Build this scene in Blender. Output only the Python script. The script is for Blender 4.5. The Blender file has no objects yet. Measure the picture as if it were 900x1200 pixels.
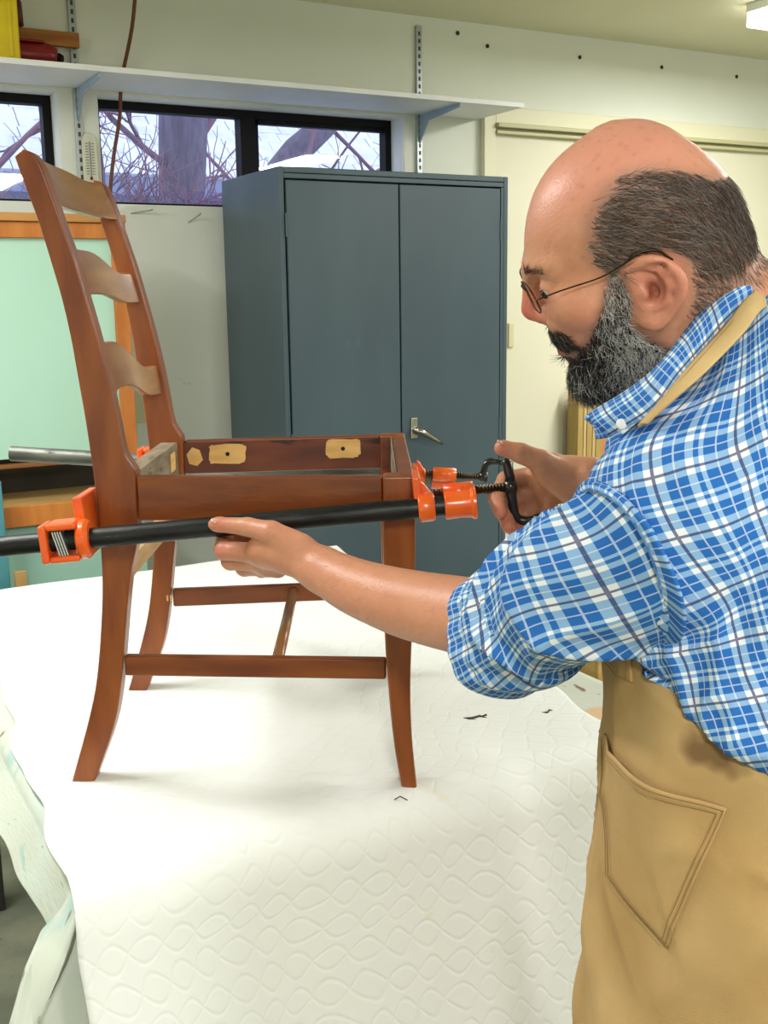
import bpy, bmesh, math, random
import numpy as np
from mathutils import Vector, Matrix
random.seed(7)
SC = bpy.context.scene
COL = SC.collection
PI = math.pi

# ---------------------------------------------------------------- camera
# World = room frame: x runs along the window wall, y into it, z up from the floor.
YAW = -0.5028            # the bench work (chair, man, camera) is turned this much to the room
CAM_LOC = Vector((-1.386, -3.147, 1.432))
cam = bpy.data.cameras.new('camera')
cam.sensor_fit = 'VERTICAL'; cam.sensor_height = 36.0; cam.lens = 36.0 * 1293.0 / 1200.0
cam.clip_start = 0.05; cam.clip_end = 200
cam_ob = bpy.data.objects.new('camera', cam); COL.objects.link(cam_ob)
pitch, roll = 0.1908, -0.0139
cam_ob.matrix_world = (Matrix.Translation(CAM_LOC) @ Matrix.Rotation(YAW, 4, 'Z') @
                       Matrix.Rotation(PI / 2 - pitch, 4, 'X') @ Matrix.Rotation(roll, 4, 'Z'))
SC.camera = cam_ob

# ---------------------------------------------------------------- sky, exposure, room lamps and added fill
SC.view_settings.view_transform = 'Standard'; SC.view_settings.look = 'None'
SC.view_settings.gamma = 1.0; SC.view_settings.use_curve_mapping = False
SC.view_settings.exposure = 1.06
w = bpy.data.worlds.new('winter_sky'); SC.world = w; w.use_nodes = True
wb = w.node_tree.nodes['Background']; wb.inputs[0].default_value = (0.80, 0.86, 1.0, 1); wb.inputs[1].default_value = 1.0

def area(name, loc, size, size_y, power, color, rot=(0, 0, 0)):
    l = bpy.data.lights.new(name, 'AREA'); l.shape = 'RECTANGLE'; l.size = size; l.size_y = size_y
    l.energy = power; l.color = color
    o = bpy.data.objects.new(name, l); COL.objects.link(o); o.location = loc; o.rotation_euler = rot
    return o
FLUO = (1.0, 0.995, 0.978)
# the lamp in view (x 1.77..2.07) and its row mate, then three unseen lamps added for even light
FIXTURES_AND_FILL = [(1.92, -0.74), (1.92, -2.9), (-1.75, -0.9), (-1.75, -4.4), (0.3, -4.7)]
for i, (fx, fy) in enumerate(FIXTURES_AND_FILL):
    area('tubes_and_fill_lamps', (fx, fy, 2.352), 0.26, 1.18, [20, 30, 24, 39, 31][i], FLUO)

# ---------------------------------------------------------------- helpers
def lin(c):
    if isinstance(c, str):
        c = c.lstrip('#'); c = [int(c[i:i + 2], 16) / 255 for i in (0, 2, 4)]
    return tuple((x / 12.92 if x <= 0.04045 else ((x + 0.055) / 1.055) ** 2.4) for x in c[:3]) + (1.0,)

MATS = {}
def mat(name, c1, c2=None, rough=0.5, scale=8.0, stretch=(1, 1, 1), detail=4.0, metallic=0.0, bump=0.0, bscale=None,
        coat=0.0, lo=0.35, hi=0.65, spec=0.5, c3=None, s3=30.0, t3=0.62, sheen=0.0, coords='Object'):
    """Principled surface: two colours mixed by stretched noise, optional third colour in sparse patches, optional relief."""
    if name in MATS: return MATS[name]
    m = bpy.data.materials.new(name); m.use_nodes = True; nt = m.node_tree; N = nt.nodes; L = nt.links
    b = N['Principled BSDF']; b.inputs['Roughness'].default_value = rough; b.inputs['Metallic'].default_value = metallic
    b.inputs['Specular IOR Level'].default_value = spec
    if coat: b.inputs['Coat Weight'].default_value = coat; b.inputs['Coat Roughness'].default_value = 0.15
    if sheen: b.inputs['Sheen Weight'].default_value = sheen
    b.inputs['Base Color'].default_value = lin(c1); m.diffuse_color = lin(c1)
    if c2 or bump or c3:
        tc = N.new('ShaderNodeTexCoord'); mp = N.new('ShaderNodeMapping'); mp.inputs['Scale'].default_value = stretch
        L.new(tc.outputs[coords], mp.inputs['Vector'])
        nz = N.new('ShaderNodeTexNoise'); nz.inputs['Scale'].default_value = scale; nz.inputs['Detail'].default_value = detail
        L.new(mp.outputs[0], nz.inputs['Vector'])
        if c2:
            r = N.new('ShaderNodeValToRGB'); r.color_ramp.elements[0].position = lo; r.color_ramp.elements[1].position = hi
            r.color_ramp.elements[0].color = lin(c1); r.color_ramp.elements[1].color = lin(c2)
            L.new(nz.outputs[0], r.inputs[0]); out = r.outputs[0]
        else:
            rgb = N.new('ShaderNodeRGB'); rgb.outputs[0].default_value = lin(c1); out = rgb.outputs[0]
        if c3:
            n3 = N.new('ShaderNodeTexNoise'); n3.inputs['Scale'].default_value = s3; n3.inputs['Detail'].default_value = 3
            L.new(mp.outputs[0], n3.inputs['Vector'])
            r3 = N.new('ShaderNodeValToRGB'); r3.color_ramp.elements[0].position = t3; r3.color_ramp.elements[1].position = min(1, t3 + 0.06)
            L.new(n3.outputs[0], r3.inputs[0])
            mx = N.new('ShaderNodeMix'); mx.data_type = 'RGBA'; L.new(r3.outputs[0], mx.inputs[0]); L.new(out, mx.inputs[6])
            mx.inputs[7].default_value = lin(c3); out = mx.outputs[2]
        L.new(out, b.inputs['Base Color'])
        if bump:
            nb = N.new('ShaderNodeTexNoise'); nb.inputs['Scale'].default_value = bscale or scale * 3; nb.inputs['Detail'].default_value = 5
            L.new(mp.outputs[0], nb.inputs['Vector'])
            bp = N.new('ShaderNodeBump'); bp.inputs['Strength'].default_value = bump; bp.inputs['Distance'].default_value = 0.01
            L.new(nb.outputs[0], bp.inputs['Height']); L.new(bp.outputs[0], b.inputs['Normal'])
    MATS[name] = m
    return m

def emit(name, c, s):
    m = bpy.data.materials.new(name); m.use_nodes = True
    b = m.node_tree.nodes['Principled BSDF']; b.inputs['Base Color'].default_value = lin(c)
    b.inputs['Emission Color'].default_value = lin(c); b.inputs['Emission Strength'].default_value = s
    return m

class B:
    """Collects shapes in one bmesh; make() links it as ONE mesh object."""
    def __init__(s): s.bm = bmesh.new()
    def box(s, lo, hi, M=None):
        vs = [s.bm.verts.new((x, y, z)) for x in (lo[0], hi[0]) for y in (lo[1], hi[1]) for z in (lo[2], hi[2])]
        for f in ((0, 1, 3, 2), (4, 6, 7, 5), (0, 4, 5, 1), (2, 3, 7, 6), (0, 2, 6, 4), (1, 5, 7, 3)):
            s.bm.faces.new([vs[i] for i in f])
        if M is not None: bmesh.ops.transform(s.bm, matrix=M, verts=vs)
        return s
    def loft(s, rings, caps=True, closed=True):
        R = [[s.bm.verts.new(p) for p in r] for r in rings]
        n = len(R[0])
        for a, b in zip(R, R[1:]):
            for i in range(n if closed else n - 1):
                j = (i + 1) % n
                s.bm.faces.new((a[i], a[j], b[j], b[i]))
        if caps and closed:
            s.bm.faces.new(list(reversed(R[0]))); s.bm.faces.new(R[-1])
        return s
    def tube(s, pts, rad, n=10, caps=True, flat=1.0):
        pts = [Vector(p) for p in pts]
        rad = rad if isinstance(rad, (list, tuple)) else [rad] * len(pts)
        up = Vector((0, 0, 1)); rings = []
        t0 = (pts[1] - pts[0]).normalized()
        if abs(t0.dot(up)) > 0.9: up = Vector((1, 0, 0))
        nrm = (up - t0 * up.dot(t0)).normalized()
        for i, p in enumerate(pts):
            t = (pts[min(i + 1, len(pts) - 1)] - pts[max(i - 1, 0)]).normalized()
            nrm = (nrm - t * nrm.dot(t)).normalized(); bn = t.cross(nrm)
            rings.append([p + (nrm * math.cos(2 * PI * k / n) * flat + bn * math.sin(2 * PI * k / n)) * rad[i] for k in range(n)])
        return s.loft(rings, caps)
    def lathe(s, prof, n=20, M=None):
        """prof: (radius, z)"""
        st = len(s.bm.verts); rings = [[(r * math.cos(2 * PI * k / n), r * math.sin(2 * PI * k / n), z) for k in range(n)] for r, z in prof]
        before = set(s.bm.verts); s.loft(rings, True)
        if M is not None: bmesh.ops.transform(s.bm, matrix=M, verts=[v for v in s.bm.verts if v not in before])
        return s
    def prism(s, poly, o, ex, ey, ez):
        """polygon in (ex, ey) at o, extruded by vector ez"""
        o, ex, ey, ez = Vector(o), Vector(ex), Vector(ey), Vector(ez)
        a = [o + ex * p[0] + ey * p[1] for p in poly]
        return s.loft([a, [p + ez for p in a]])
    def make(s, name, m, parent=None, smooth=False, bevel=0.0, seg=2, angle=40):
        bmesh.ops.recalc_face_normals(s.bm, faces=s.bm.faces)
        me = bpy.data.meshes.new(name); s.bm.to_mesh(me); s.bm.free()
        return link(name, me, m, parent, smooth, bevel, seg, angle)

def link(name, me, m, parent=None, smooth=False, bevel=0.0, seg=2, angle=40):
    o = bpy.data.objects.new(name, me); COL.objects.link(o)
    for mm in (m if isinstance(m, (list, tuple)) else [m]): me.materials.append(mm)
    if parent is not None: o.parent = parent
    if smooth: me.polygons.foreach_set('use_smooth', [True] * len(me.polygons))
    if bevel:
        bv = o.modifiers.new('edge', 'BEVEL'); bv.width = bevel; bv.segments = seg; bv.limit_method = 'ANGLE'; bv.angle_limit = math.radians(angle)
        me.polygons.foreach_set('use_smooth', [True] * len(me.polygons))
        bv.harden_normals = True
    return o

def tag(o, label, cat, group=None, kind=None):
    o['label'] = label; o['category'] = cat
    if group: o['group'] = group
    if kind: o['kind'] = kind
    return o
def structure(o): o['kind'] = 'structure'; return o
def empty(name, loc=(0, 0, 0), rotz=0, M=None):
    o = bpy.data.objects.new(name, None); COL.objects.link(o); o.empty_display_size = 0.05
    if M is not None: o.matrix_world = M
    else: o.location = loc; o.rotation_euler = (0, 0, rotz)
    return o
def crom(pts, n=6, closed=False):
    """Catmull-Rom through points of any dimension"""
    P = [np.array(p, float) for p in pts]; out = []
    m = len(P)
    for i in range(m if closed else m - 1):
        p0 = P[(i - 1) % m] if closed or i > 0 else 2 * P[0] - P[1]
        p1, p2 = P[i], P[(i + 1) % m]
        p3 = P[(i + 2) % m] if closed or i + 2 < m else 2 * P[-1] - P[-2]
        for k in range(n):
            t = k / n
            out.append(0.5 * (2 * p1 + (p2 - p0) * t + (2 * p0 - 5 * p1 + 4 * p2 - p3) * t * t + (3 * p1 - p0 - 3 * p2 + p3) * t ** 3))
    if not closed: out.append(P[-1])
    return out
def grid_mesh(name, P, UV=None, closed_u=False):
    """P: array (nv, nu, 3) -> mesh of quads with a UV map"""
    nv, nu = P.shape[:2]
    idx = np.arange(nv * nu).reshape(nv, nu)
    if closed_u: a = idx; b = np.roll(idx, -1, 1)
    else: a = idx[:, :-1]; b = idx[:, 1:]
    q = np.stack([a[:-1], b[:-1], b[1:], a[1:]], -1).reshape(-1, 4)
    me = bpy.data.meshes.new(name)
    me.from_pydata(P.reshape(-1, 3).tolist(), [], q.tolist())
    if UV is not None:
        uv = me.uv_layers.new(name='UVMap')
        uv.data.foreach_set('uv', UV.reshape(-1, 2)[q.reshape(-1)].astype(np.float32).ravel())
    me.polygons.foreach_set('use_smooth', [True] * len(me.polygons))
    return me
def vnoise(x, y, seed=0):
    """smooth value noise, arrays in, -1..1 out"""
    rs = np.random.RandomState(seed); T = rs.rand(256, 256) * 2 - 1
    xi = np.floor(x).astype(int); yi = np.floor(y).astype(int); fx = x - xi; fy = y - yi
    fx = fx * fx * (3 - 2 * fx); fy = fy * fy * (3 - 2 * fy)
    g = lambda i, j: T[i % 256, j % 256]
    return (g(xi, yi) * (1 - fx) + g(xi + 1, yi) * fx) * (1 - fy) + (g(xi, yi + 1) * (1 - fx) + g(xi + 1, yi + 1) * fx) * fy
# ================================================================ room shell
WY = 0.53               # face of the window wall
m_wall = mat('wall_paint', '#dcdfd2', '#e2e4d8', rough=0.85, scale=2.5, bump=0.05, bscale=60, c3='#b9b49a', s3=9, t3=0.72)
m_ceil = mat('ceiling_paint', '#d9d7b8', '#dedcc0', rough=0.9, scale=1.5, bump=0.04, bscale=40)
m_cream = mat('cream_door_paint', '#d5d1b6', '#dad6be', rough=0.6, scale=1.2)
m_trim = mat('trim_paint', '#dcd9bb', rough=0.55)
m_floor = mat('concrete_floor', '#5d6150', '#7a7a64', rough=0.8, scale=6, bump=0.2, bscale=50, c3='#4a4236', s3=22, t3=0.66)
m_black = mat('black_window_frame', '#0b0c0f', rough=0.55, spec=0.2)
m_white = mat('white_paint', '#e9eae6', '#e2e4e2', rough=0.5, scale=4)

b = B(); b.box((-3.6, -6.2, -0.1), (3.9, WY, 0)); structure(b.make('floor', m_floor))
b = B(); b.box((-3.6, -6.2, 2.44), (3.9, WY + 0.2, 2.54)); structure(b.make('ceiling', m_ceil))
# window wall with two openings: left x -1.62..-0.505, double x -0.372..0.745, z 1.748..2.085
Z0, Z1 = 1.748, 2.085
WL = (-1.62, -0.512); WD = (-0.385, 0.742)
b = B()
b.box((-3.6, WY, 0), (3.9, WY + 0.16, Z0)); b.box((-3.6, WY, Z1), (3.9, WY + 0.16, 2.44))
b.box((-3.6, WY, Z0), (WL[0], WY + 0.16, Z1)); b.box((WL[1], WY, Z0), (WD[0], WY + 0.16, Z1)); b.box((WD[1], WY, Z0), (3.9, WY + 0.16, Z1))
wall_back = structure(b.make('wall_back', m_wall))
for nm, lo, hi in (('wall_left', (-3.7, -6.2, 0), (-3.6, WY, 2.44)), ('wall_right', (3.9, -6.2, 0), (4.0, WY, 2.44)), ('wall_front', (-3.6, -6.3, 0), (3.9, -6.2, 2.44))):
    b = B(); b.box(lo, hi); structure(b.make(nm, m_wall))

m_glass = bpy.data.materials.new('window_glass'); m_glass.use_nodes = True
nt = m_glass.node_tree; nt.nodes.clear()
o_ = nt.nodes.new('ShaderNodeOutputMaterial'); tr = nt.nodes.new('ShaderNodeBsdfTransparent'); gl = nt.nodes.new('ShaderNodeBsdfGlossy'); mx = nt.nodes.new('ShaderNodeMixShader')
gl.inputs['Roughness'].default_value = 0.02; mx.inputs[0].default_value = 0.05; tr.inputs[0].default_value = (0.93, 0.95, 1.0, 1)
nt.links.new(tr.outputs[0], mx.inputs[1]); nt.links.new(gl.outputs[0], mx.inputs[2]); nt.links.new(mx.outputs[0], o_.inputs[0])

def window(name, x0, x1, mull):
    w_ = structure(empty(name, (x0, WY + 0.09, Z0)))
    X, Z = x1 - x0, Z1 - Z0; f = 0.028
    for lo, hi in (((0, 0, 0), (X, 0.05, 0.014)), ((0, 0, Z - f), (X, 0.05, Z)), ((0, 0, 0.014), (f, 0.05, Z - f)), ((X - f, 0, 0.014), (X, 0.05, Z - f))):
        B().box(lo, hi).make('window_frame', m_black, w_, bevel=0.002)
    xs = [f]
    if mull:
        B().box((mull[0] - x0, -0.006, 0.014), (mull[1] - x0, 0.05, Z - f)).make('mullion', m_black, w_, bevel=0.002)
        B().box((mull[0] - x0 - 0.012, -0.014, 0.06), (mull[0] - x0 - 0.001, 0.0, 0.11)).make('window_latch', m_black, w_, bevel=0.002)
        # the sliding sash carries a thin frame of its own
        x = mull[1] - x0
        for lo, hi in (((x, 0.01, 0.014), (x + 0.016, 0.04, Z - f)), ((x, 0.01, Z - f - 0.014), (X - f, 0.04, Z - f))):
            B().box(lo, hi).make('sash_rail', m_black, w_)
        spans = [(f, mull[0] - x0), (mull[1] - x0 + 0.016, X - f)]
    else: spans = [(f, X - f)]
    for p, q in spans:
        B().box((p, 0.022, 0.014), (q, 0.026, Z - f)).make('pane', m_glass, w_)
window('window_1', WL[0], WL[1], None)
window('window_2', WD[0], WD[1], (0.133, 0.19))
# white sill/reveal liners
b = B(); b.box((WD[1] - 0.004, WY + 0.002, Z0), (WD[1] + 0.0, WY + 0.09, Z1)); structure(b.make('trim_1', m_white))

# sliding door: head casing, jamb board and the cream door itself
d = structure(empty('door_1', (1.13, WY, 0)))
B().box((0.0, -0.012, 0.0), (2.6, 0.0, 2.085)).make('door_panel', m_cream, d)
B().box((-0.052, -0.03, 0.0), (0.0, 0.0, 2.145)).make('jamb', m_trim, d, bevel=0.003)
B().box((0.0, -0.03, 2.085), (2.6, 0.0, 2.145)).make('head_casing', m_trim, d, bevel=0.003)
B().box((0.0, -0.05, 2.068), (2.6, -0.0125, 2.084)).make('track_rail', mat('rail_paint', '#b9b489', rough=0.5), d, bevel=0.003)
B().box((0.0, -0.04, 2.045), (2.6, -0.0125, 2.058)).make('track_rail', mat('rail_paint', '#b9b489'), d, bevel=0.003)
B().box((0.075, -0.02, 1.235), (0.1, -0.0125, 1.33)).make('strike_plate', mat('old_ivory', '#c9c39a', rough=0.5), d, bevel=0.002)

# screws left in the wall above the door, and bare nails under the window
m_rust = mat('dark_screw', '#3a332b', rough=0.5, metallic=0.6)
for x, z in ((0.976, 2.397), (1.109, 2.364), (1.55, 2.362), (1.98, 2.36), (2.41, 2.357)):
    s_ = B().lathe([(0.008, 0), (0.008, 0.003), (0.004, 0.006)], 8, Matrix.Rotation(PI / 2, 4, 'X')).make('screw', m_rust, wall_back)
    s_.location = (x, WY, z)
for x, z, tx, tz in ((-0.298, 1.719, 0.066, 0.012), (-0.103, 1.694, 0.036, 0.028)):
    nl = B().tube([(0, 0, 0), (tx * 0.9, -0.02, tz * 0.8), (tx, -0.03, tz)], 0.0022, 6).make('nail', mat('steel_nail', '#8d8f8c', rough=0.4, metallic=0.7), wall_back)
    nl.location = (x, WY, z)
B().box((-0.345, WY - 0.007, 1.03), (-0.275, WY, 1.145)).make('outlet_plate', mat('old_ivory', '#c9c39a', rough=0.5), wall_back, bevel=0.002)

# ---------------------------------------------------------------- shelf on slotted standards
m_std = mat('zinc_standard', '#aeb4b4', rough=0.35, metallic=0.6)
m_slot = mat('slot_dark', '#3b4040', rough=0.7)
m_brk = mat('bracket_steel', '#9fb4c4', rough=0.4, metallic=0.3)
for i, (x, z0, z1, lab) in enumerate(((-0.452, 1.80, 2.438, 'slotted metal shelf standard beside the thermometer'), (0.803, 1.70, 2.405, 'slotted metal shelf standard just above the steel cabinet'))):
    s_ = empty('shelf_standard', (x, WY, z0)); tag(s_, lab, 'standard', 'slotted shelf standards')
    B().box((-0.012, -0.012, 0), (0.012, -0.0006, z1 - z0)).make('channel', m_std, s_, bevel=0.002)
    b = B(); z = 0.02
    while z < z1 - z0 - 0.02:
        b.box((-0.004, -0.0128, z), (0.004, -0.0118, z + 0.014)); z += 0.026
    sl = b.make('slots', m_slot, s_); sl['kind'] = 'stuff'
    br = B().prism([(0.0, 0.0), (0.0, -0.1), (-0.06, -0.03), (-0.27, -0.012), (-0.275, 0.0)], (-0.003, -0.013, 0), (0, 1, 0), (0, 0, 1), (0.006, 0, 0)).make('shelf_bracket', m_brk, bevel=0.001)
    br.location = (x, WY, 2.0945)
    tag(br, ['bluish steel shelf bracket beside the thermometer', 'bluish steel shelf bracket near the right end of the shelf'][i], 'bracket', 'shelf brackets')
sh = empty('wall_shelf', (-0.8, WY - 0.15, 2.11)); tag(sh, 'long white board shelf running above the windows', 'shelf')
B().box((-1.9, -0.15, -0.014), (1.864, 0.148, 0.0)).make('shelf_board', m_white, sh, bevel=0.002)
B().box((-1.9, -0.153, -0.015), (1.864, -0.1502, 0.001)).make('front_edge', m_white, sh, bevel=0.001)

# things on the shelf
yc = empty('storage_case', (-0.735, 0.365, 2.11)); tag(yc, 'tall yellow case standing on the white shelf', 'case')
B().box((-0.09, -0.06, 0), (0.075, 0.06, 0.30)).make('case_body', mat('yellow_plastic', '#e8cf1c', '#d8bb12', rough=0.4, scale=9), yc, bevel=0.008)
B().box((0.045, -0.064, 0.02), (0.055, -0.0602, 0.28)).make('rib', mat('yellow_plastic', '#e8cf1c'), yc, bevel=0.002)
B().box((-0.06, -0.064, 0.02), (-0.05, -0.0602, 0.28)).make('rib', mat('yellow_plastic', '#e8cf1c'), yc, bevel=0.002)
pl = B().box((-0.09, -0.011, -0.022), (0.11, 0.011, 0.022)).make('wood_offcut', mat('pine', '#b06f2a', '#8f5219', rough=0.6, scale=6, stretch=(1, 8, 8)), bevel=0.003)
pl.location = (-0.555, 0.485, 2.229); tag(pl, 'orange brown strip of wood lying on top of the dark red hand tool', 'wood strip')
m_red = mat('red_enamel', '#8c1512', '#6f0d0c', rough=0.3, scale=10)
# a small red hand tool: base, rounded body, end cap, knob
tr_ = empty('red_sander', (-0.585, 0.44, 2.11)); tag(tr_, 'dark red electric hand tool lying on the shelf', 'power tool')
B().box((-0.085, -0.05, 0), (0.075, 0.05, 0.022)).make('tool_base', m_red, tr_, bevel=0.004)
B().tube([(-0.085, 0, 0.054), (-0.05, 0, 0.058), (0.03, 0, 0.058), (0.055, 0, 0.054)], [0.03, 0.036, 0.036, 0.028], 14).make('motor_body', m_red, tr_, smooth=True)
B().tube([(0.054, 0, 0.054), (0.066, 0, 0.054), (0.078, 0, 0.054)], [0.012, 0.016, 0.010], 10).make('switch_knob', m_black, tr_, smooth=True)
B().box((-0.055, -0.03, 0.088), (0.02, 0.03, 0.0965)).make('grip_pad', m_red, tr_, bevel=0.004)
rt = B().tube([(0, 0, 0), (-0.006, 0, 0.04), (0.004, 0, 0.075)], [0.022, 0.027, 0.016], 12).make('rubber_stopper', mat('maroon_rubber', '#5a0f14', rough=0.4), smooth=True)
rt.location = (-0.632, 0.475, 2.2515); tag(rt, 'maroon rubber stopper standing on the wood strip beside the yellow case', 'stopper')

# brown cord hanging from the ceiling, through the back of the shelf, past the window
c = B().tube(crom([(-0.268, 0.42, 2.439), (-0.285, 0.445, 2.28), (-0.305, 0.525, 2.13), (-0.318, 0.523, 2.02), (-0.345, 0.521, 1.90), (-0.362, 0.52, 1.80), (-0.368, 0.515, 1.74)], 5), 0.0062, 8).make('hanging_cord', mat('brown_cord', '#6a3a1c', rough=0.6), smooth=True)
tag(c, 'brown cord hanging from the ceiling down past the double window', 'cord')
# thermometer on the wall between the windows
th = empty('thermometer', (-0.425, WY, 1.805)); tag(th, 'small rounded wall thermometer hanging between the two windows', 'thermometer')
poly = [(-0.024, 0.012), (-0.018, 0.0), (0.018, 0.0), (0.024, 0.012), (0.024, 0.135), (0.014, 0.154), (0.0, 0.158), (-0.014, 0.154), (-0.024, 0.135)]
B().prism(poly, (0, -0.0125, 0), (1, 0, 0), (0, 0, 1), (0, -0.008, 0)).make('backing_plate', mat('ivory_plate', '#cfcdb8', rough=0.5), th, bevel=0.002)
B().tube([(0, -0.0225, 0.022), (0, -0.0225, 0.13)], 0.0022, 6).make('glass_tube', mat('tube_glass', '#8a9398', rough=0.1), th)
b = B()
for k in range(12): b.box((-0.014, -0.0212, 0.03 + k * 0.0085), (-0.005, -0.0205, 0.0318 + k * 0.0085)); b.box((0.005, -0.0212, 0.03 + k * 0.0085), (0.014, -0.0205, 0.0318 + k * 0.0085))
t_ = b.make('scale_marks', m_black, th); t_['kind'] = 'stuff'
B().lathe([(0.001, 0), (0.0045, 0.003), (0.005, 0.006), (0.003, 0.011)], 10).make('bulb', mat('bulb_red', '#6d2622', rough=0.2), th).location = (0, -0.0225, 0.012)

# fluorescent fixture in view
for i, (fx, fy) in enumerate(FIXTURES_AND_FILL):
    if i: continue
    fl = empty('ceiling_light', (fx, fy, 2.44)); tag(fl, 'white boxed fluorescent light fixed under the ceiling', 'light')
    B().box((-0.15, -0.62, -0.03), (0.15, 0.62, 0)).make('housing', m_white, fl, bevel=0.003)
    B().box((-0.148, -0.618, -0.08), (0.148, 0.618, -0.03)).make('diffuser', emit('lit_diffuser', '#fffdf2', 3.0), fl, bevel=0.006)

# ---------------------------------------------------------------- steel cabinet
m_cab = mat('grey_blue_steel', '#3f5058', '#475a62', rough=0.38, scale=3, stretch=(1, 1, 0.4), c3='#5d7077', s3=5, t3=0.68, spec=0.5)
m_gap = mat('gap_black', '#0c0e10', rough=0.9)
cb = empty('steel_cabinet', (0, 0, 0)); tag(cb, 'tall grey blue steel storage cabinet with two doors under the window', 'cabinet')
W_, D_, H_ = 0.836, 0.472, 1.826
b = B()
b.box((0, 0.0, 0.06), (0.018, D_, H_)); b.box((W_ - 0.018, 0.0, 0.06), (W_, D_, H_)); b.box((0.018, 0.0, H_ - 0.018), (W_ - 0.018, D_, H_))
b.box((0.018, D_ - 0.015, 0.06), (W_ - 0.018, D_, H_ - 0.018)); b.box((0.018, 0.03, 0.06), (W_ - 0.018, D_ - 0.015, 0.08)); b.box((0.01, 0.03, 0), (W_ - 0.01, D_ - 0.01, 0.06))
b.make('carcass', m_cab, cb, bevel=0.003)
b = B(); b.box((0.018, 0.0, 1.792), (W_ - 0.018, 0.02, H_ - 0.019)); b.make('top_rail', m_cab, cb, bevel=0.002)
b = B(); b.box((0.018, 0.014, 0.08), (W_ - 0.018, 0.03, 1.792)); b.make('inner_face', m_gap, cb)
doors = []
for x0, x1 in ((0.023, 0.411), (0.416, W_ - 0.034)):
    doors.append(B().box((x0, -0.004, 0.085), (x1, 0.013, 1.787)).make('door', m_cab, cb, bevel=0.003))
B().box((W_ - 0.030, -0.001, 0.06), (W_ - 0.0185, 0.0135, 1.791)).make('side_stile', m_cab, cb, bevel=0.002)
for dd, x in ((doors[0], 0.0185), (doors[1], W_ - 0.0345)):
    for z in (1.62, 0.95, 0.3):
        B().tube([(x + 0.002, -0.0035, z), (x + 0.002, -0.0035, z + 0.07)], 0.0035, 8).make('hinge', m_cab, dd)
m_chr = mat('chrome', '#b8b4a4', rough=0.2, metallic=1.0)
hd = B().box((0.447, -0.010, 0.975), (0.472, -0.004, 1.045)).make('handle_plate', m_chr, doors[1], bevel=0.003)
hd = B().tube([(0.459, -0.004, 1.005), (0.459, -0.03, 1.005)], 0.009, 12).tube([(0.452, -0.03, 1.009), (0.48, -0.036, 0.995), (0.52, -0.037, 0.972), (0.553, -0.036, 0.954)], [0.011, 0.010, 0.007, 0.004], 10).make('lever_handle', m_chr, doors[1], smooth=True)
hd['label'] = 'chrome lever handle'

# ---------------------------------------------------------------- hutch with the mint green board
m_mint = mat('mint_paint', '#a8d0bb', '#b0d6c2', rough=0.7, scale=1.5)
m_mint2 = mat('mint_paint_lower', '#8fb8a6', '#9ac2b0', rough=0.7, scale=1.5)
m_orange = mat('orange_pine', '#b0641f', '#c57a30', rough=0.45, scale=5, stretch=(6, 6, 1))
m_oldwood = mat('shelf_wood', '#b08c55', '#9a7744', rough=0.6, scale=5, stretch=(1, 6, 6))
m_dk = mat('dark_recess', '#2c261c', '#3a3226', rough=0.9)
hu = empty('hutch', (-0.9, 0.33, 0)); tag(hu, 'wood framed hutch with mint green back board and open shelf slot', 'cabinet')
ox = -0.9
HX0, HX1, HY = -1.6, -0.428, 0.15
def hb(nm, lo, hi, m, bev=0.003): return B().box((lo[0] - ox, lo[1] - 0.33, lo[2]), (hi[0] - ox, hi[1] - 0.33, hi[2])).make(nm, m, hu, bevel=bev)
hb('back_board', (HX0 + 0.05, HY + 0.012, 0.99), (HX1 - 0.04, HY + 0.03, 1.62), m_mint, 0)
hb('top_frame_rail', (HX0, HY, 1.615), (HX1 - 0.0, HY + 0.03, 1.66), m_orange)
hb('frame_stile', (HX1 - 0.045, HY, 0.975), (HX1, HY + 0.03, 1.6145), m_orange)
hb('top_cap', (HX0, HY - 0.01, 1.6605), (HX1 + 0.0, HY + 0.09, 1.684), mat('top_cap_wood', '#c08a4a', '#a8713a', rough=0.5, scale=5, stretch=(1, 6, 6)))
hb('bottom_frame_rail', (HX0, HY, 0.962), (HX1, HY + 0.03, 0.9745), mat('dark_pine', '#7a4a1c', rough=0.5))
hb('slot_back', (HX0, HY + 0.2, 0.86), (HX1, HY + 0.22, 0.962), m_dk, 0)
hb('shelf_board', (HX0, HY - 0.05, 0.842), (HX1, HY + 0.2, 0.86), m_oldwood)
hb('shelf_lip', (HX0, HY - 0.062, 0.800), (HX1, HY - 0.0505, 0.861), m_orange)
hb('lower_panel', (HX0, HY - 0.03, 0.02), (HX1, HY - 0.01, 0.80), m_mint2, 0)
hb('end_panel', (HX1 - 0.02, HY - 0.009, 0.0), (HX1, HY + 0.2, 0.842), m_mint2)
bp = B().box((-0.05, -0.012, 0), (0.012, 0.012, 0.95)).make('teal_board', mat('teal_paint', '#3f7f86', '#4a8c92', rough=0.5), bevel=0.003)
bp.location = (-0.868, -0.02, 0); bp.rotation_euler = (-0.06, 0, 0); tag(bp, 'narrow teal painted board leaning on the hutch behind the bench', 'board')
bp = B().box((-0.010, -0.012, 0), (0.022, 0.012, 0.70)).make('pine_offcut', m_oldwood, bevel=0.003)
bp.location = (-0.838, -0.085, 0); bp.rotation_euler = (-0.1, 0.0, 0); tag(bp, 'pale wood offcut leaning beside the teal board', 'board')

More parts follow.
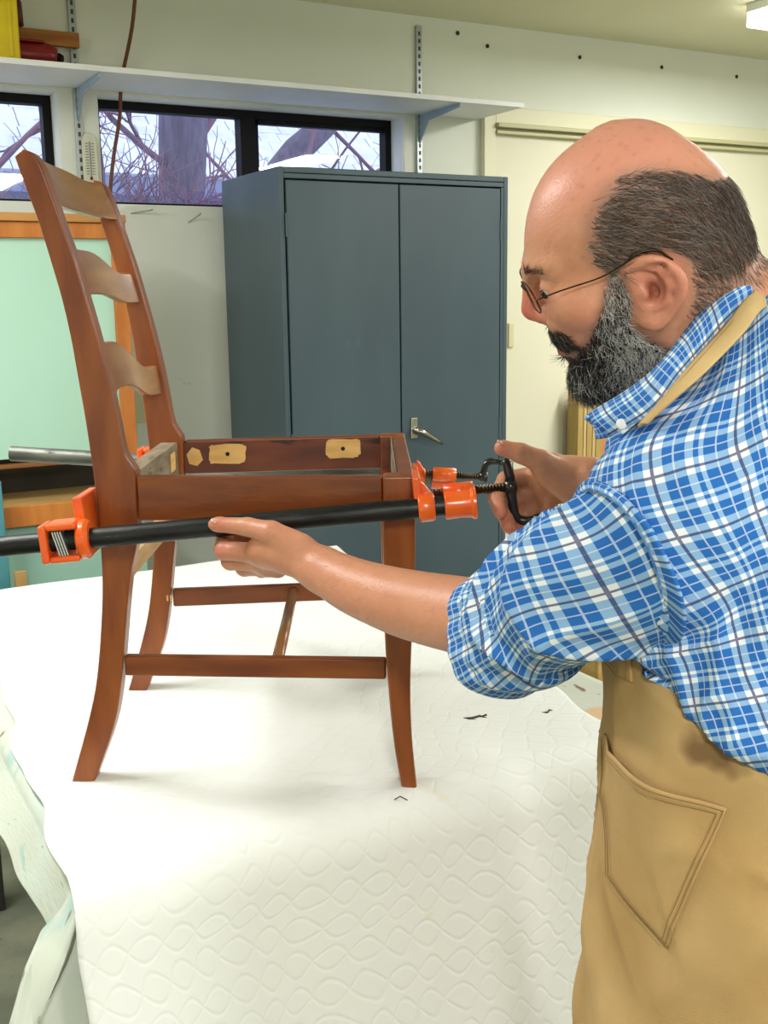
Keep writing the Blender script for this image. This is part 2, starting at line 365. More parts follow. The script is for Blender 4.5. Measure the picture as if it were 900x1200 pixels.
# ---------------------------------------------------------------- boards leaning by the sliding door
m_ply = mat('ply_edge', '#b59a5c', '#a58748', rough=0.6, scale=6, stretch=(8, 8, 1))
m_ply2 = mat('ply_edge_pale', '#c9b27c', '#b89c60', rough=0.6, scale=6, stretch=(8, 8, 1))
m_ply3 = mat('ply_face', '#c98f55', '#b97d45', rough=0.6, scale=3, stretch=(3, 3, 1))
xx = 1.478
labs = ['yellowish thin board, first of the row leaning by the cream door', 'narrow pale board, second in the row by the cream door', 'yellowish board, third in the row by the cream door', 'pale thin board, fourth in the row by the cream door', 'wide edged yellow board, last of the row before the orange panel']
for k, (t, h, m) in enumerate(((0.030, 1.058, m_ply), (0.018, 1.05, m_ply2), (0.030, 1.052, m_ply), (0.018, 1.035, m_ply2), (0.032, 1.045, m_ply))):
    p = B().box((0, -0.07, 0), (t - 0.003, 0, h)).make('plywood_board', m, bevel=0.002)
    p.location = (xx, WY - 0.055, 0); p.rotation_euler = (-0.0, 0, 0); tag(p, labs[k], 'board', 'boards standing by the door'); xx += t
p = B().box((0, -0.02, 0), (0.55, 0, 1.06)).make('plywood_sheet', m_ply3, bevel=0.002)
p.location = (xx + 0.006, WY - 0.06, 0); tag(p, 'orange brown plywood panel standing right of the narrow boards', 'board')

ct = empty('wooden_crate', (0.90, -0.55, 0)); tag(ct, 'tan wooden crate standing on the floor behind the bench', 'crate')
m_tanply = mat('tan_planks', '#c9a765', '#b8954f', rough=0.6, scale=5, stretch=(1, 1, 7))
for k in range(3):
    z0, z1 = 0.01 + k * 0.142, 0.148 + k * 0.142
    for lo, hi in (((-0.26, -0.2, z0), (0.26, -0.186, z1)), ((-0.26, 0.186, z0), (0.26, 0.2, z1)), ((-0.26, -0.1855, z0), (-0.246, 0.1855, z1)), ((0.246, -0.1855, z0), (0.26, 0.1855, z1))):
        B().box(lo, hi).make('plank', m_tanply, ct, bevel=0.002)
B().box((-0.245, -0.185, 0.0), (0.245, 0.185, 0.012)).make('crate_bottom', m_tanply, ct)

# ================================================================ outside
m_shing = mat('pale_shingle', '#c9cfe0', '#dfe4ef', rough=0.9, scale=6)
nh = empty('neighbour_house_outside', (0, 7.5, 0)); tag(nh, 'neighbouring house with pale shingled roof outside the windows', 'house')
SL = Matrix.Translation((0, 0, 2.62)) @ Matrix.Rotation(math.radians(38), 4, 'X')
B().box((-6, 0, -0.12), (7, 6.5, -0.02), SL).make('roof_deck', mat('roof_deck', '#aab2c4', rough=0.9), nh)
B().box((-6, 0.25, -0.4), (7, 0.4, 2.5)).make('house_wall', mat('outside_wall', '#8e95a8', rough=0.9), nh)
B().box((-6, -0.12, 2.42), (7, -0.02, 2.58)).make('gutter', mat('gutter', '#7d86a6', rough=0.6), nh)
b = B()
for r in range(22):
    x = -3.4 - 0.1 * (r % 2)
    while x < 5.2:
        ww = random.uniform(0.2, 0.34)
        b.box((x, 0.18 * r, -0.02 + 0.0), (x + ww - 0.012, 0.18 * r + 0.19, 0.006 + random.uniform(0, 0.012)), SL); x += ww
s_ = b.make('shingles', m_shing, nh); s_['kind'] = 'stuff'
gr = B().box((-15, WY + 0.3, -0.6), (15, 25, -0.4)).make('ground', mat('snowy_ground', '#c8cedd', rough=0.9)); structure(gr)
m_bark = mat('grey_bark', '#5a5468', '#6f6880', rough=0.9, scale=12, stretch=(3, 3, 0.6), bump=0.5)
m_twig = mat('twig', '#8a6878', '#6d5a78', rough=0.8, scale=4)
rng = random.Random(3)
def branch(b, p, d, r, L, depth):
    pts = [Vector(p)]; d = Vector(d).normalized()
    for k in range(5):
        d = (d + Vector((rng.uniform(-.3, .3), rng.uniform(-.2, .2), rng.uniform(-.22, .22)))).normalized(); pts.append(pts[-1] + d * L / 5)
    b.tube([tuple(q) for q in pts], [r, r * .9, r * .8, r * .7, r * .55, r * .4], 5)
    if depth > 0:
        for k in range(3):
            i = rng.randint(1, 4)
            dd = (d + Vector((rng.uniform(-1, 1), rng.uniform(-.4, .4), rng.uniform(-.8, .8)))).normalized()
            branch(b, pts[i], dd, r * .55, L * .6, depth - 1)
# tree right behind the left light of the double window, trunk split into limbs
tx, ty = 0.22, 3.6
def outx(px_x, y):   # x on a plane y for a sight line that crosses the glass (y 0.62) at px_x
    return CAM_LOC.x + (px_x - CAM_LOC.x) * (y - CAM_LOC.y) / (0.62 - CAM_LOC.y)
tx = outx(-0.10, ty)
t_ = empty('bare_tree', (tx, ty, -0.4)); tag(t_, 'bare winter tree with thick trunk outside the double window', 'tree')
B().tube([(0, 0, 0), (0.02, 0, 1.4), (0.0, 0, 2.2), (0.05, 0, 2.9), (0.12, 0, 4.2)], [0.2, 0.155, 0.135, 0.15, 0.1], 14).make('trunk', m_bark, t_, smooth=True)
for (st, d_, r, L) in (((0.05, 0, 2.35), (1, -.2, .4), .026, 1.8), ((0.0, 0, 2.6), (-1, -.3, .5), .022, 1.6), ((0.1, 0, 2.75), (1, 0.1, .9), .03, 1.6), ((0, 0, 2.0), (-1, -.1, .25), .016, 1.5), ((0.0, 0, 2.15), (1, -.4, -.1), .014, 1.4)):
    b = B(); branch(b, st, d_, r, L, 3); b.make('branch', m_twig, t_, smooth=True)
tx2 = outx(0.42, 4.2)
t2 = empty('leaning_tree', (tx2 - 0.5, 4.2, -0.4)); tag(t2, 'dark leaning tree limb outside the right pane of the double window', 'tree')
B().tube([(-0.6, 0, 0), (-0.1, 0, 2.35), (0.35, 0, 2.85), (0.9, 0, 3.3)], [0.14, 0.11, 0.1, 0.07], 12).make('trunk', m_bark, t2, smooth=True)
for (st, d_, r, L) in (((0.2, 0, 2.7), (1, -.2, .05), .018, 1.9), ((0.6, 0, 3.05), (1, 0, -.5), .016, 1.7), ((0.0, 0, 2.5), (-1, 0, .6), .014, 1.2)):
    b = B(); branch(b, st, d_, r, L, 3); b.make('branch', m_twig, t2, smooth=True)
tx3 = outx(-0.62, 3.0)
t3 = empty('twiggy_tree', (tx3 - 0.4, 3.0, -0.4)); tag(t3, 'pinkish twiggy tree outside the left window', 'tree')
B().tube([(0, 0, 0), (0.05, 0, 1.5), (0.1, 0, 2.3), (0.0, 0, 3.2)], [0.09, 0.07, 0.05, 0.03], 10).make('trunk', m_bark, t3, smooth=True)
for (st, d_, r, L) in (((0.07, 0, 1.9), (1, -.1, .5), .022, 1.6), ((0.1, 0, 2.2), (1, 0, .1), .018, 1.4), ((0.08, 0, 2.0), (-1, 0, .5), .018, 1.4), ((0.1, 0, 2.3), (.6, 0, 1), .018, 1.3), ((0.07, 0, 1.75), (1, 0, .05), .015, 1.3)):
    b = B(); branch(b, st, d_, r, L, 3); b.make('branch', m_twig, t3, smooth=True)
for k, (gx, lab) in enumerate(((-0.62, 'tangle of bare shrub twigs below the left window pane'), (-0.28, 'tangle of bare shrub twigs at the left foot of the tree trunk'), (0.02, 'tangle of bare shrub twigs right of the tree trunk'))):
    b = B(); x = outx(gx, 2.6)
    for q in range(26):
        branch(b, (x + rng.uniform(-.35, .35), 2.6 + rng.uniform(-.2, .2), 1.66), (rng.uniform(-.9, .9), rng.uniform(-.2, .2), .8), .0065, rng.uniform(.35, .62), 1)
    for q in range(8): b.tube([(x + rng.uniform(-.2, .2), 2.6, -0.41), (x + rng.uniform(-.3, .3), 2.6, 1.68)], .012, 5)
    s_ = b.make('bare_shrub', m_twig, smooth=True); tag(s_, lab, 'shrub', 'bare shrubs under the windows')
# ================================================================ work bench, canvas, quilt
T = 0.76                                     # quilt top, where the chair stands
m_bench = mat('bench_wood', '#8a6a42', '#6f5231', rough=0.6, scale=5, stretch=(8, 1, 8))
m_leg = mat('dark_leg', '#1d1a18', '#2a2522', rough=0.5, scale=8)
bn = empty('work_bench', (-0.6, -1.2, 0)); tag(bn, 'wooden work bench with dark legs under canvas and quilt', 'table')
B().box((-0.50, -0.70, 0.70), (0.46, 0.74, 0.744)).make('bench_top', m_bench, bn, bevel=0.004)
for sx in (-0.46, 0.39):
    for sy in (-0.65, 0.66):
        B().box((sx - 0.035, sy - 0.035, 0), (sx + 0.035, sy + 0.035, 0.699)).make('leg', m_leg, bn, bevel=0.003)
for sy in (-0.65, 0.66): B().box((-0.424, sy - 0.012, 0.6), (0.354, sy + 0.012, 0.699)).make('apron_rail', m_leg, bn, bevel=0.002)
for sx in (-0.46, 0.39): B().box((sx - 0.012, -0.614, 0.6), (sx + 0.012, 0.624, 0.699)).make('apron_rail', m_leg, bn, bevel=0.002)

def cloth_tex(name, base, quilt=False, stains=()):
    m = bpy.data.materials.new(name); m.use_nodes = True; nt = m.node_tree; N = nt.nodes; L = nt.links
    b = N['Principled BSDF']; b.inputs['Roughness'].default_value = 0.9; b.inputs['Specular IOR Level'].default_value = 0.2
    uv = N.new('ShaderNodeUVMap'); sp = N.new('ShaderNodeSeparateXYZ'); L.new(uv.outputs[0], sp.inputs[0])
    col = N.new('ShaderNodeRGB'); col.outputs[0].default_value = lin(base); out = col.outputs[0]
    for k, (c, sc, th, wd) in enumerate(stains):
        nz = N.new('ShaderNodeTexNoise'); nz.inputs['Scale'].default_value = sc; nz.inputs['Detail'].default_value = 3; nz.inputs['Distortion'].default_value = 0.6
        mp = N.new('ShaderNodeMapping'); mp.inputs['Location'].default_value = (k * 3.7, k * 1.9, 0); L.new(uv.outputs[0], mp.inputs[0]); L.new(mp.outputs[0], nz.inputs['Vector'])
        r = N.new('ShaderNodeMapRange'); r.inputs[1].default_value = th; r.inputs[2].default_value = th + wd; L.new(nz.outputs[0], r.inputs[0])
        mx = N.new('ShaderNodeMix'); mx.data_type = 'RGBA'; L.new(r.outputs[0], mx.inputs[0]); L.new(out, mx.inputs[6]); mx.inputs[7].default_value = lin(c); out = mx.outputs[2]
    L.new(out, b.inputs['Base Color'])
    def mth(op, a, bb=None, c=None):
        n = N.new('ShaderNodeMath'); n.operation = op
        for i, v in enumerate((a, bb, c)):
            if v is None: continue
            if isinstance(v, (int, float)): n.inputs[i].default_value = v
            else: L.new(v, n.inputs[i])
        return n.outputs[0]
    nz = N.new('ShaderNodeTexNoise'); nz.inputs['Scale'].default_value = 60 if quilt else 45; nz.inputs['Detail'].default_value = 5; L.new(uv.outputs[0], nz.inputs['Vector'])
    h = mth('MULTIPLY', nz.outputs[0], 0.22 if quilt else 0.5)
    if quilt:
        wob = N.new('ShaderNodeTexNoise'); wob.inputs['Scale'].default_value = 5; L.new(uv.outputs[0], wob.inputs['Vector'])
        uu = mth('ADD', mth('MULTIPLY', sp.outputs[0], 1 / 0.088), mth('MULTIPLY', wob.outputs[0], 1.3))
        vv = mth('ADD', mth('MULTIPLY', sp.outputs[1], 1 / 0.05), mth('MULTIPLY', wob.outputs[0], 1.3))
        cs = mth('MULTIPLY', mth('COSINE', mth('MULTIPLY', uu, 2 * PI)), 0.36)
        d1 = mth('ABSOLUTE', mth('SUBTRACT', mth('FRACT', mth('ADD', vv, cs)), 0.5))
        d2 = mth('ABSOLUTE', mth('SUBTRACT', mth('FRACT', mth('SUBTRACT', vv, cs)), 0.5))
        dm = mth('MINIMUM', d1, d2)
        r = N.new('ShaderNodeMapRange'); r.interpolation_type = 'SMOOTHSTEP'; r.inputs[1].default_value = 0.0; r.inputs[2].default_value = 0.11; L.new(dm, r.inputs[0])
        h = mth('ADD', h, mth('MULTIPLY', r.outputs[0], 0.7))
    bp = N.new('ShaderNodeBump'); bp.inputs['Strength'].default_value = 0.2 if quilt else 0.4; bp.inputs['Distance'].default_value = 0.006
    L.new(h, bp.inputs['Height']); L.new(bp.outputs[0], b.inputs['Normal'])
    return m
m_quilt = cloth_tex('quilt_cotton', '#e8eae6', True, (('#e2d9b8', 9, 0.70, 0.08), ('#cdb98a', 26, 0.77, 0.03)))
m_canvas = cloth_tex('stained_canvas', '#c6ccbe', False, (('#c8d2c8', 5, 0.5, 0.12), ('#d2b48e', 7, 0.60, 0.08), ('#a9c2bb', 8, 0.60, 0.06), ('#86705a', 22, 0.68, 0.05)))

def drape_path(top_len, drop, rad, n_top, n_bend, n_drop):
    """(forward, down) along a cloth that lies flat, bends over an edge and hangs"""
    P = [(top_len * i / n_top, 0.0) for i in range(n_top)]
    for i in range(n_bend): a = PI / 2 * i / n_bend; P.append((top_len + rad * math.sin(a), rad * (1 - math.cos(a))))
    for i in range(n_drop + 1): P.append((top_len + rad, rad + drop * i / n_drop))
    P = np.array(P); s = np.concatenate([[0], np.cumsum(np.hypot(*np.diff(P, axis=0).T))])
    return P, s
# quilt: over the bench top and down the front
P, s = drape_path(1.425, 0.62, 0.055, 150, 14, 70)
nu = 130; U = np.linspace(0, 1, nu)
yy = -0.47 - P[:, 0]; dn = P[:, 1]
t = np.clip(P[:, 0] / 1.48, 0, 1)
xl = np.interp(t, [0, .5, .8, 1], [-1.045, -1.094, -1.128, -1.146]); xr = np.interp(t, [0, .75, .95, 1], [-0.075, -0.235, -0.285, -0.30])
X = xl[:, None] + (xr - xl)[:, None] * U[None]
X = X + 0.010 * vnoise(s[:, None] * 9 + 0 * U, U[None] * 0 + s[:, None] * 0, 4) * (np.abs(U[None] - .5) * 2) ** 6
Y = np.repeat(yy[:, None], nu, 1); Z = T - np.repeat(dn[:, None], nu, 1)
hang = np.clip(dn / 0.5, 0, 1)[:, None]
wave = np.sin(X * 9.0 + 0.6) * 0.018 + np.sin(X * 21 + 1.0) * 0.006
Y = Y - hang * (wave + 0.055 * hang)
X = X + hang * 0.05 * (U[None] - 0.5) * 0 + np.where(dn[:, None] > 0, 0.045 * hang * (1 - U[None]), 0)
Z = Z - (dn[:, None] == 0) * 0.0015 * (vnoise(X * 14, Y * 14, 2) + 1) + 0.004 * np.clip(0, 1, 0)
UVq = np.stack([X, np.repeat(s[:, None], nu, 1)], -1)
qm = grid_mesh('quilt', np.stack([X, Y, Z], -1), UVq)
q_ = link('quilt', qm, m_quilt); so = q_.modifiers.new('thickness', 'SOLIDIFY'); so.thickness = 0.006; so.offset = -1
tag(q_, 'white quilted cotton blanket spread on the bench and hanging over its front', 'quilt')
# canvas: below the quilt, hanging over the left side with a longer flap at the front corner
na, nb = 120, 150
sx = np.linspace(0, 1, na)
yv = np.linspace(-0.452, -1.905, nb)
PX, ss = drape_path(0.955, 0.30, 0.03, 70, 8, na - 79)
fx = PX[:, 0]; fd = PX[:, 1]
XX = -0.140 - np.repeat(fx[None], nb, 0)
YY = np.repeat(yv[:, None], len(fx), 1).copy()
k = np.clip((fd - 0.0) / 0.33, 0, 1)[None]
droplen = np.interp(-yv, [0.45, 1.3, 1.6, 1.74, 1.84, 1.88, 1.893, 1.905], [0.05, 0.045, 0.05, 0.055, 0.075, 0.10, 0.34, 0.62])[:, None]
ZZ = 0.7535 - np.where(fd[None] > 0.03, 0.03 + (fd[None] - 0.03) / 0.30 * droplen, fd[None])
fold = np.sin(YY * 11) * 0.006 + np.sin(YY * 29 + 1) * 0.004
XX = XX - k * (0.035 + fold) - np.minimum(k, .3) ** 2 * 1.15 * np.clip((-YY - 1.86) / .04, 0, 1)
YY = YY - k * 0.24 * np.clip((-YY - 1.86) / 0.045, 0, 1)
# front fringe of the canvas, hidden under the quilt, hangs straight
UVc = np.stack([np.repeat(ss[None], nb, 0), YY], -1)
cm_ = grid_mesh('canvas', np.stack([XX, YY, ZZ], -1), UVc)
c_ = link('drop_cloth', cm_, m_canvas); so = c_.modifiers.new('thickness', 'SOLIDIFY'); so.thickness = 0.003; so.offset = -1
tag(c_, 'stained canvas drop cloth under the quilt, hanging over the left side of the bench', 'cloth')
# the same cloth hanging down the front of the bench, behind the quilt
na2, nb2 = 70, 50
vv_ = np.linspace(0, 1, nb2)[:, None]; uu_ = np.linspace(0, 1, na2)[None]
xl_ = np.interp(vv_, [0, .15, .35, 1], [-1.118, -1.145, -1.205, -1.26])
Xf = xl_ + (-0.30 - xl_) * uu_; Zf = 0.745 - 0.50 * vv_ + 0 * uu_
Yf = -1.918 - 0.016 * vv_ + np.sin(Xf * 26) * .006 * vv_ - 0.0 * uu_
cf = link('front_hang', grid_mesh('front_hang', np.stack([Xf, Yf, Zf], -1), np.stack([Xf, Zf], -1)), m_canvas, c_)
so = cf.modifiers.new('thickness', 'SOLIDIFY'); so.thickness = 0.003; so.offset = 0
# dark thread ends and scraps lying on the quilt
def scrap(x, y, pts, lab, r=0.0012):
    b = B()
    for line in pts: b.tube([(p[0], p[1], r + (0.003 if 0 < i < len(line) - 1 else 0)) for i, p in enumerate(line)], r, 5)
    o = b.make('thread_scrap', mat('dark_thread', '#2c2a26', '#55504a', rough=0.8, scale=60)); o.location = (x, y, T); o.rotation_euler = (0, 0, YAW)
    tag(o, lab, 'scrap', 'thread scraps on the quilt')
scrap(-0.447, -1.735, [[(-.018, 0), (-.006, -.006), (.008, .003), (.02, -.003)], [(-.014, .008), (-.004, .009)], [(.008, .003), (.018, .006), (.02, .016)], [(-.012, -.006), (.001, -.009)]], 'dark tangle of thread lying on the quilt near the apron', 0.0026)
scrap(-0.330, -1.772, [[(-.01, -.002), (0, -.006), (.004, .004), (.012, .005)], [(.001, 0), (.007, .012)]], 'small dark thread scrap at the quilt edge beside the apron pocket', 0.0018)
scrap(-0.695, -1.925, [[(-.008, 0), (0, .004), (.01, -.002)]], 'tiny dark thread on the quilt left of the front chair leg', 0.0009)

# ================================================================ chair
def wood(name, c1, c2, rough=0.36, coat=0.14, st=(1, 1, 1), c3=None, t3=0.66):
    return mat(name, c1, c2, rough=rough, scale=9, stretch=st, detail=6, coat=coat, bump=0.04, bscale=60, lo=0.3, hi=0.7, c3=c3, s3=14, t3=t3)
m_v = wood('chair_wood_upright', '#703008', '#944e17', st=(4, 4, 0.7))
m_h = wood('chair_wood_rail', '#682c08', '#884613', st=(0.7, 5, 5))
m_y = wood('chair_wood_cross', '#7e471e', '#a06c38', st=(5, 0.7, 5), rough=0.28, coat=0.4)  # lamp glare on the slats put into this lighter base colour
m_raw = mat('raw_rail_wood', '#8f8068', '#655440', rough=0.8, scale=9, stretch=(5, 1, 5), c3='#5a4430', s3=12, t3=0.62)
m_raw2 = mat('pale_raw_wood', '#c9a878', '#b48c5a', rough=0.7, scale=9, stretch=(4, 1, 4))
m_in = mat('rail_inside', '#4a1e0c', '#6b3115', rough=0.5, scale=9, stretch=(1, 4, 4), c3='#241208', s3=10, t3=0.6)
m_patch = mat('glue_patch', '#d9ae6a', '#c79a55', rough=0.7, scale=20, stretch=(1, 1, 4))
CH = empty('side_chair', (-0.887, -1.515, T), YAW + 0.0085)
tag(CH, 'reddish brown ladder back chair frame without its seat, standing on the quilt', 'chair')
WR, WF, DP = 0.4028, 0.4821, 0.3885
back = [(-0.118, 0.858), (-0.106, 0.817), (-0.093, 0.775), (-0.080, 0.722), (-0.070, 0.678), (-0.062, 0.630), (-0.056, 0.578), (-0.050, 0.524), (-0.046, 0.480), (-0.043, 0.440), (-0.040, 0.389), (-0.040, 0.343), (-0.042, 0.276), (-0.054, 0.175), (-0.069, 0.107), (-0.103, 0.0)]
front = [(-0.071, 0.0), (-0.038, 0.083), (-0.025, 0.138), (-0.018, 0.187), (-0.010, 0.247), (-0.001, 0.306), (0.010, 0.349), (0.0125, 0.38), (0.014, 0.442), (0.010, 0.455), (0.001, 0.471), (-0.003, 0.49), (-0.007, 0.520), (-0.014, 0.567), (-0.025, 0.624), (-0.037, 0.677), (-0.049, 0.727), (-0.060, 0.765), (-0.072, 0.806), (-0.085, 0.846), (-0.095, 0.861), (-0.107, 0.866)]
poly = [tuple(p) for p in crom(back, 4)] + [tuple(p) for p in crom(front, 4)]
TH = 0.032
for sgn in (-1, 1):
    y0 = -WR / 2 if sgn < 0 else WR / 2 - TH
    p = B().prism(poly, (0, y0, 0), (1, 0, 0), (0, 0, 1), (0, TH, 0)).make('rear_leg_post', m_v, CH, bevel=0.003, angle=50)
lL = [(0.346, 0.443), (0.346, 0.383), (0.3455, 0.300), (0.346, 0.221), (0.350, 0.144), (0.357, 0.065), (0.367, 0.0)]
lR = [(0.388, 0.0), (0.3815, 0.078), (0.380, 0.151), (0.383, 0.228), (0.387, 0.300), (0.389, 0.383), (0.389, 0.443)]
poly = [tuple(p) for p in crom(lL, 4)] + [tuple(p) for p in crom(lR, 4)]
for sgn in (-1, 1):
    y0 = -WF / 2 if sgn < 0 else WF / 2 - 0.036
    B().prism(poly, (0, y0, 0), (1, 0, 0), (0, 0, 1), (0, 0.036, 0)).make('front_leg', m_v, CH, bevel=0.004, angle=50)
def bar(nm, p0, p1, z0, z1, th0, th1, m, bev=0.003):
    """bar between two plan points (outer face line p0-p1), thickness th towards the inside (+/-)"""
    p0, p1 = Vector((*p0, 0)), Vector((*p1, 0)); d = (p1 - p0).normalized(); n = Vector((-d.y, d.x, 0))
    b = B(); R = []
    for p in (p0, p1): R.append([p + n * th0 + Vector((0, 0, z0)), p + n * th1 + Vector((0, 0, z0)), p + n * th1 + Vector((0, 0, z1)), p + n * th0 + Vector((0, 0, z1))])
    b.loft(R); return b.make(nm, m, CH, bevel=bev)
# near side rail (outer face flush with legs), far side rail
yr = lambda u: WR / 2 + (WF - WR) / 2 * u / DP
sr = bar('side_rail', (0.0142, -yr(0.014)), (0.3455, -yr(0.3455)), 0.381, 0.4415, 0.0005, 0.020, m_h)
sr2 = bar('side_rail', (0.3455, yr(0.3455)), (0.0142, yr(0.014)), 0.384, 0.4415, 0.0005, 0.0195, m_h)
# inside skins of the old rails: dark stain with pale glue patches
isk = bar('inside_face', (0.3455, yr(0.3455) - 0.0197), (0.0142, yr(0.014) - 0.0197), 0.386, 0.4375, 0, 0.0015, m_in, 0); isk.parent = sr2
def patch(u0, u1, z0, z1, rag):
    r = random.Random(rag); uc, zc = (u0 + u1) / 2, (z0 + z1) / 2
    pts = []
    for k in range(28):
        t = 2 * PI * k / 28; f = r.uniform(.93, 1.04)
        pts.append((uc + (u1 - u0) / 2 * f * math.copysign(abs(math.cos(t)) ** .35, math.cos(t)), zc + (z1 - z0) / 2 * f * math.copysign(abs(math.sin(t)) ** .35, math.sin(t))))
    o = Vector((0, yr(0) - 0.0212, 0)); kx = (WF - WR) / 2 / DP
    p = B().prism(pts, o, (1, kx, 0), (0, 0, 1), (0, -0.0012, 0)).make('glue_patch', m_patch, CH); p.parent = sr2
    h = B().lathe([(0.0035, 0), (0.0035, 0.0008)], 10, Matrix.Translation(((u0 + u1) / 2, yr((u0 + u1) / 2) - 0.0224, (z0 + z1) / 2)) @ Matrix.Rotation(PI / 2, 4, 'X')).make('screw_hole', m_gap, CH); h.parent = sr2
patch(0.055, 0.118, 0.400, 0.434, 1); patch(0.252, 0.312, 0.404, 0.437, 5)
p = B().prism([(0.022, 0.402), (0.035, 0.398), (0.045, 0.408), (0.04, 0.425), (0.028, 0.43), (0.018, 0.418)], Vector((0, yr(0) - 0.0212, 0)), (1, (WF - WR) / 2 / DP, 0), (0, 0, 1), (0, -0.001, 0)).make('glue_patch', m_patch, CH); p.parent = sr2
# rear seat rail and front rail
rr = B().box((-0.022, -WR / 2 + TH + 0.0005, 0.385), (0.006, WR / 2 - TH - 0.0005, 0.441)).make('rear_seat_rail', m_raw, CH, bevel=0.002)
p = B().box((0.0062, WR / 2 - TH - 0.075, 0.400), (0.0075, WR / 2 - TH - 0.035, 0.43)).make('glue_patch', m_patch, CH, bevel=0.0005)
p = B().box((0.0062, -WR / 2 + TH + 0.02, 0.398), (0.0075, -WR / 2 + TH + 0.045, 0.415)).make('glue_patch', m_patch, CH, bevel=0.0005)
fr = B().box((0.366, -WF / 2 + 0.0365, 0.384), (0.389, WF / 2 - 0.0365, 0.441)).make('front_seat_rail', m_h, CH, bevel=0.004)
B().box((0.3635, -WF / 2 + 0.038, 0.386), (0.3657, WF / 2 - 0.038, 0.4395)).make('inside_face', m_raw, fr)
for sgn in (-1, 1):   # inner corner blocks beside the front legs
    y = sgn * (WF / 2 - 0.036)
    B().box((0.348, min(y, y - sgn * 0.012) , 0.389), (0.3632, max(y, y - sgn * 0.012), 0.436)).make('corner_block', m_in, CH, bevel=0.001)
# rounded cap strip along the top of the frame (worn lighter edge)
m_edge = mat('worn_edge', '#a8673a', '#8a4a22', rough=0.35, scale=12, stretch=(1, 4, 4), coat=0.2)
def uf(z):   # front face of the posts at height z
    F = sorted([(q[1], q[0]) for q in front]); return float(np.interp(z, [q[0] for q in F], [q[1] for q in F]))
def slat(nm, z0, z1, hump, bow, th, m, low=0.35, set_back=0.007, ends=0.0):
    n = 26; R = []
    for i in range(n + 1):
        s_ = -1 + 2 * i / n; y = s_ * (WR / 2 - TH + 0.0005 + ends)
        c = max(0.0, math.cos(min(1, abs(s_) / 0.80) * PI / 2)); c = c * c * (3 - 2 * c)
        zb, zt = z0 + low * hump * c, z1 + hump * c
        ub, ut = uf(z0) - set_back, uf(z1) - set_back
        bw = bow * (1 - s_ * s_)
        uB, uT = ub - bw, ut - bw - 0.25 * hump * c
        R.append([(uB, y, zb), (uT, y, zt), (uT - th * .5, y, zt + 0.0015), (uT - th, y, zt - 0.002), (uB - th, y, zb)])
    return B().loft(R).make(nm, m, CH, bevel=0.002, angle=35, smooth=True)
slat('crest_rail', 0.803, 0.859, 0.010, 0.028, 0.017, m_y, low=0.3, set_back=0.000)
slat('back_slat', 0.671, 0.718, 0.030, 0.026, 0.013, m_y, low=0.45)
slat('back_slat', 0.522, 0.568, 0.046, 0.026, 0.013, m_y, low=0.55)
# stretchers
bar('side_stretcher', (-0.0185, -yr(0) + 0.006), (0.3465, -yr(0.346) + 0.008), 0.158, 0.187, 0, 0.016, m_h)
bar('side_stretcher', (0.3465, yr(0.346) - 0.008), (-0.0185, yr(0) - 0.006), 0.152, 0.183, 0, 0.016, m_h)
B().tube([(0.195, -yr(.19) + 0.0235, 0.175), (0.193, 0, 0.173), (0.19, yr(.19) - 0.0235, 0.170)], 0.0088, 12).make('cross_stretcher', m_y, CH, smooth=True)
B().box((-0.03, -WR / 2 + TH + 0.0005, 0.290), (-0.008, WR / 2 - TH - 0.0005, 0.318)).make('rear_stretcher', m_raw2, CH, bevel=0.002)['label'] = 'pale unfinished rear stretcher'
for sgn in (1,):
    for k in (0, 1): B().box((-0.026 + 0.006 * k, WR / 2 - TH - 0.0008, 0.166), (-0.023 + 0.006 * k, WR / 2 - TH - 0.0002, 0.176)).make('dowel_pin', m_patch, CH)

# ================================================================ pipe clamps
m_pipe = mat('black_iron_pipe', '#1f2020', '#343534', rough=0.42, metallic=0.7, scale=20, stretch=(0.6, 3, 3), c3='#6a6660', s3=40, t3=0.70, bump=0.08, bscale=60)
m_pipe2 = mat('grey_iron_pipe', '#5c5f58', '#7c7f76', rough=0.5, metallic=0.6, scale=18, stretch=(0.6, 3, 3), c3='#3a3c3a', s3=30, t3=0.62, bump=0.08)
m_or = mat('orange_enamel', '#e8500f', '#f06a1a', rough=0.3, scale=14, c3='#a83408', s3=30, t3=0.70, coat=0.3, bump=0.06, bscale=30)
m_thread = mat('oily_thread', '#5a4a36', '#3a2f22', rough=0.35, metallic=0.8, scale=30)
m_blk = mat('black_cast_iron', '#0e0e0f', '#1a1a1b', rough=0.28, scale=20, bump=0.1, bscale=25, coat=0.3)
m_plate = mat('clutch_steel', '#c4c6c2', rough=0.3, metallic=0.9)
RX = Matrix.Rotation(PI / 2, 4, 'Y')
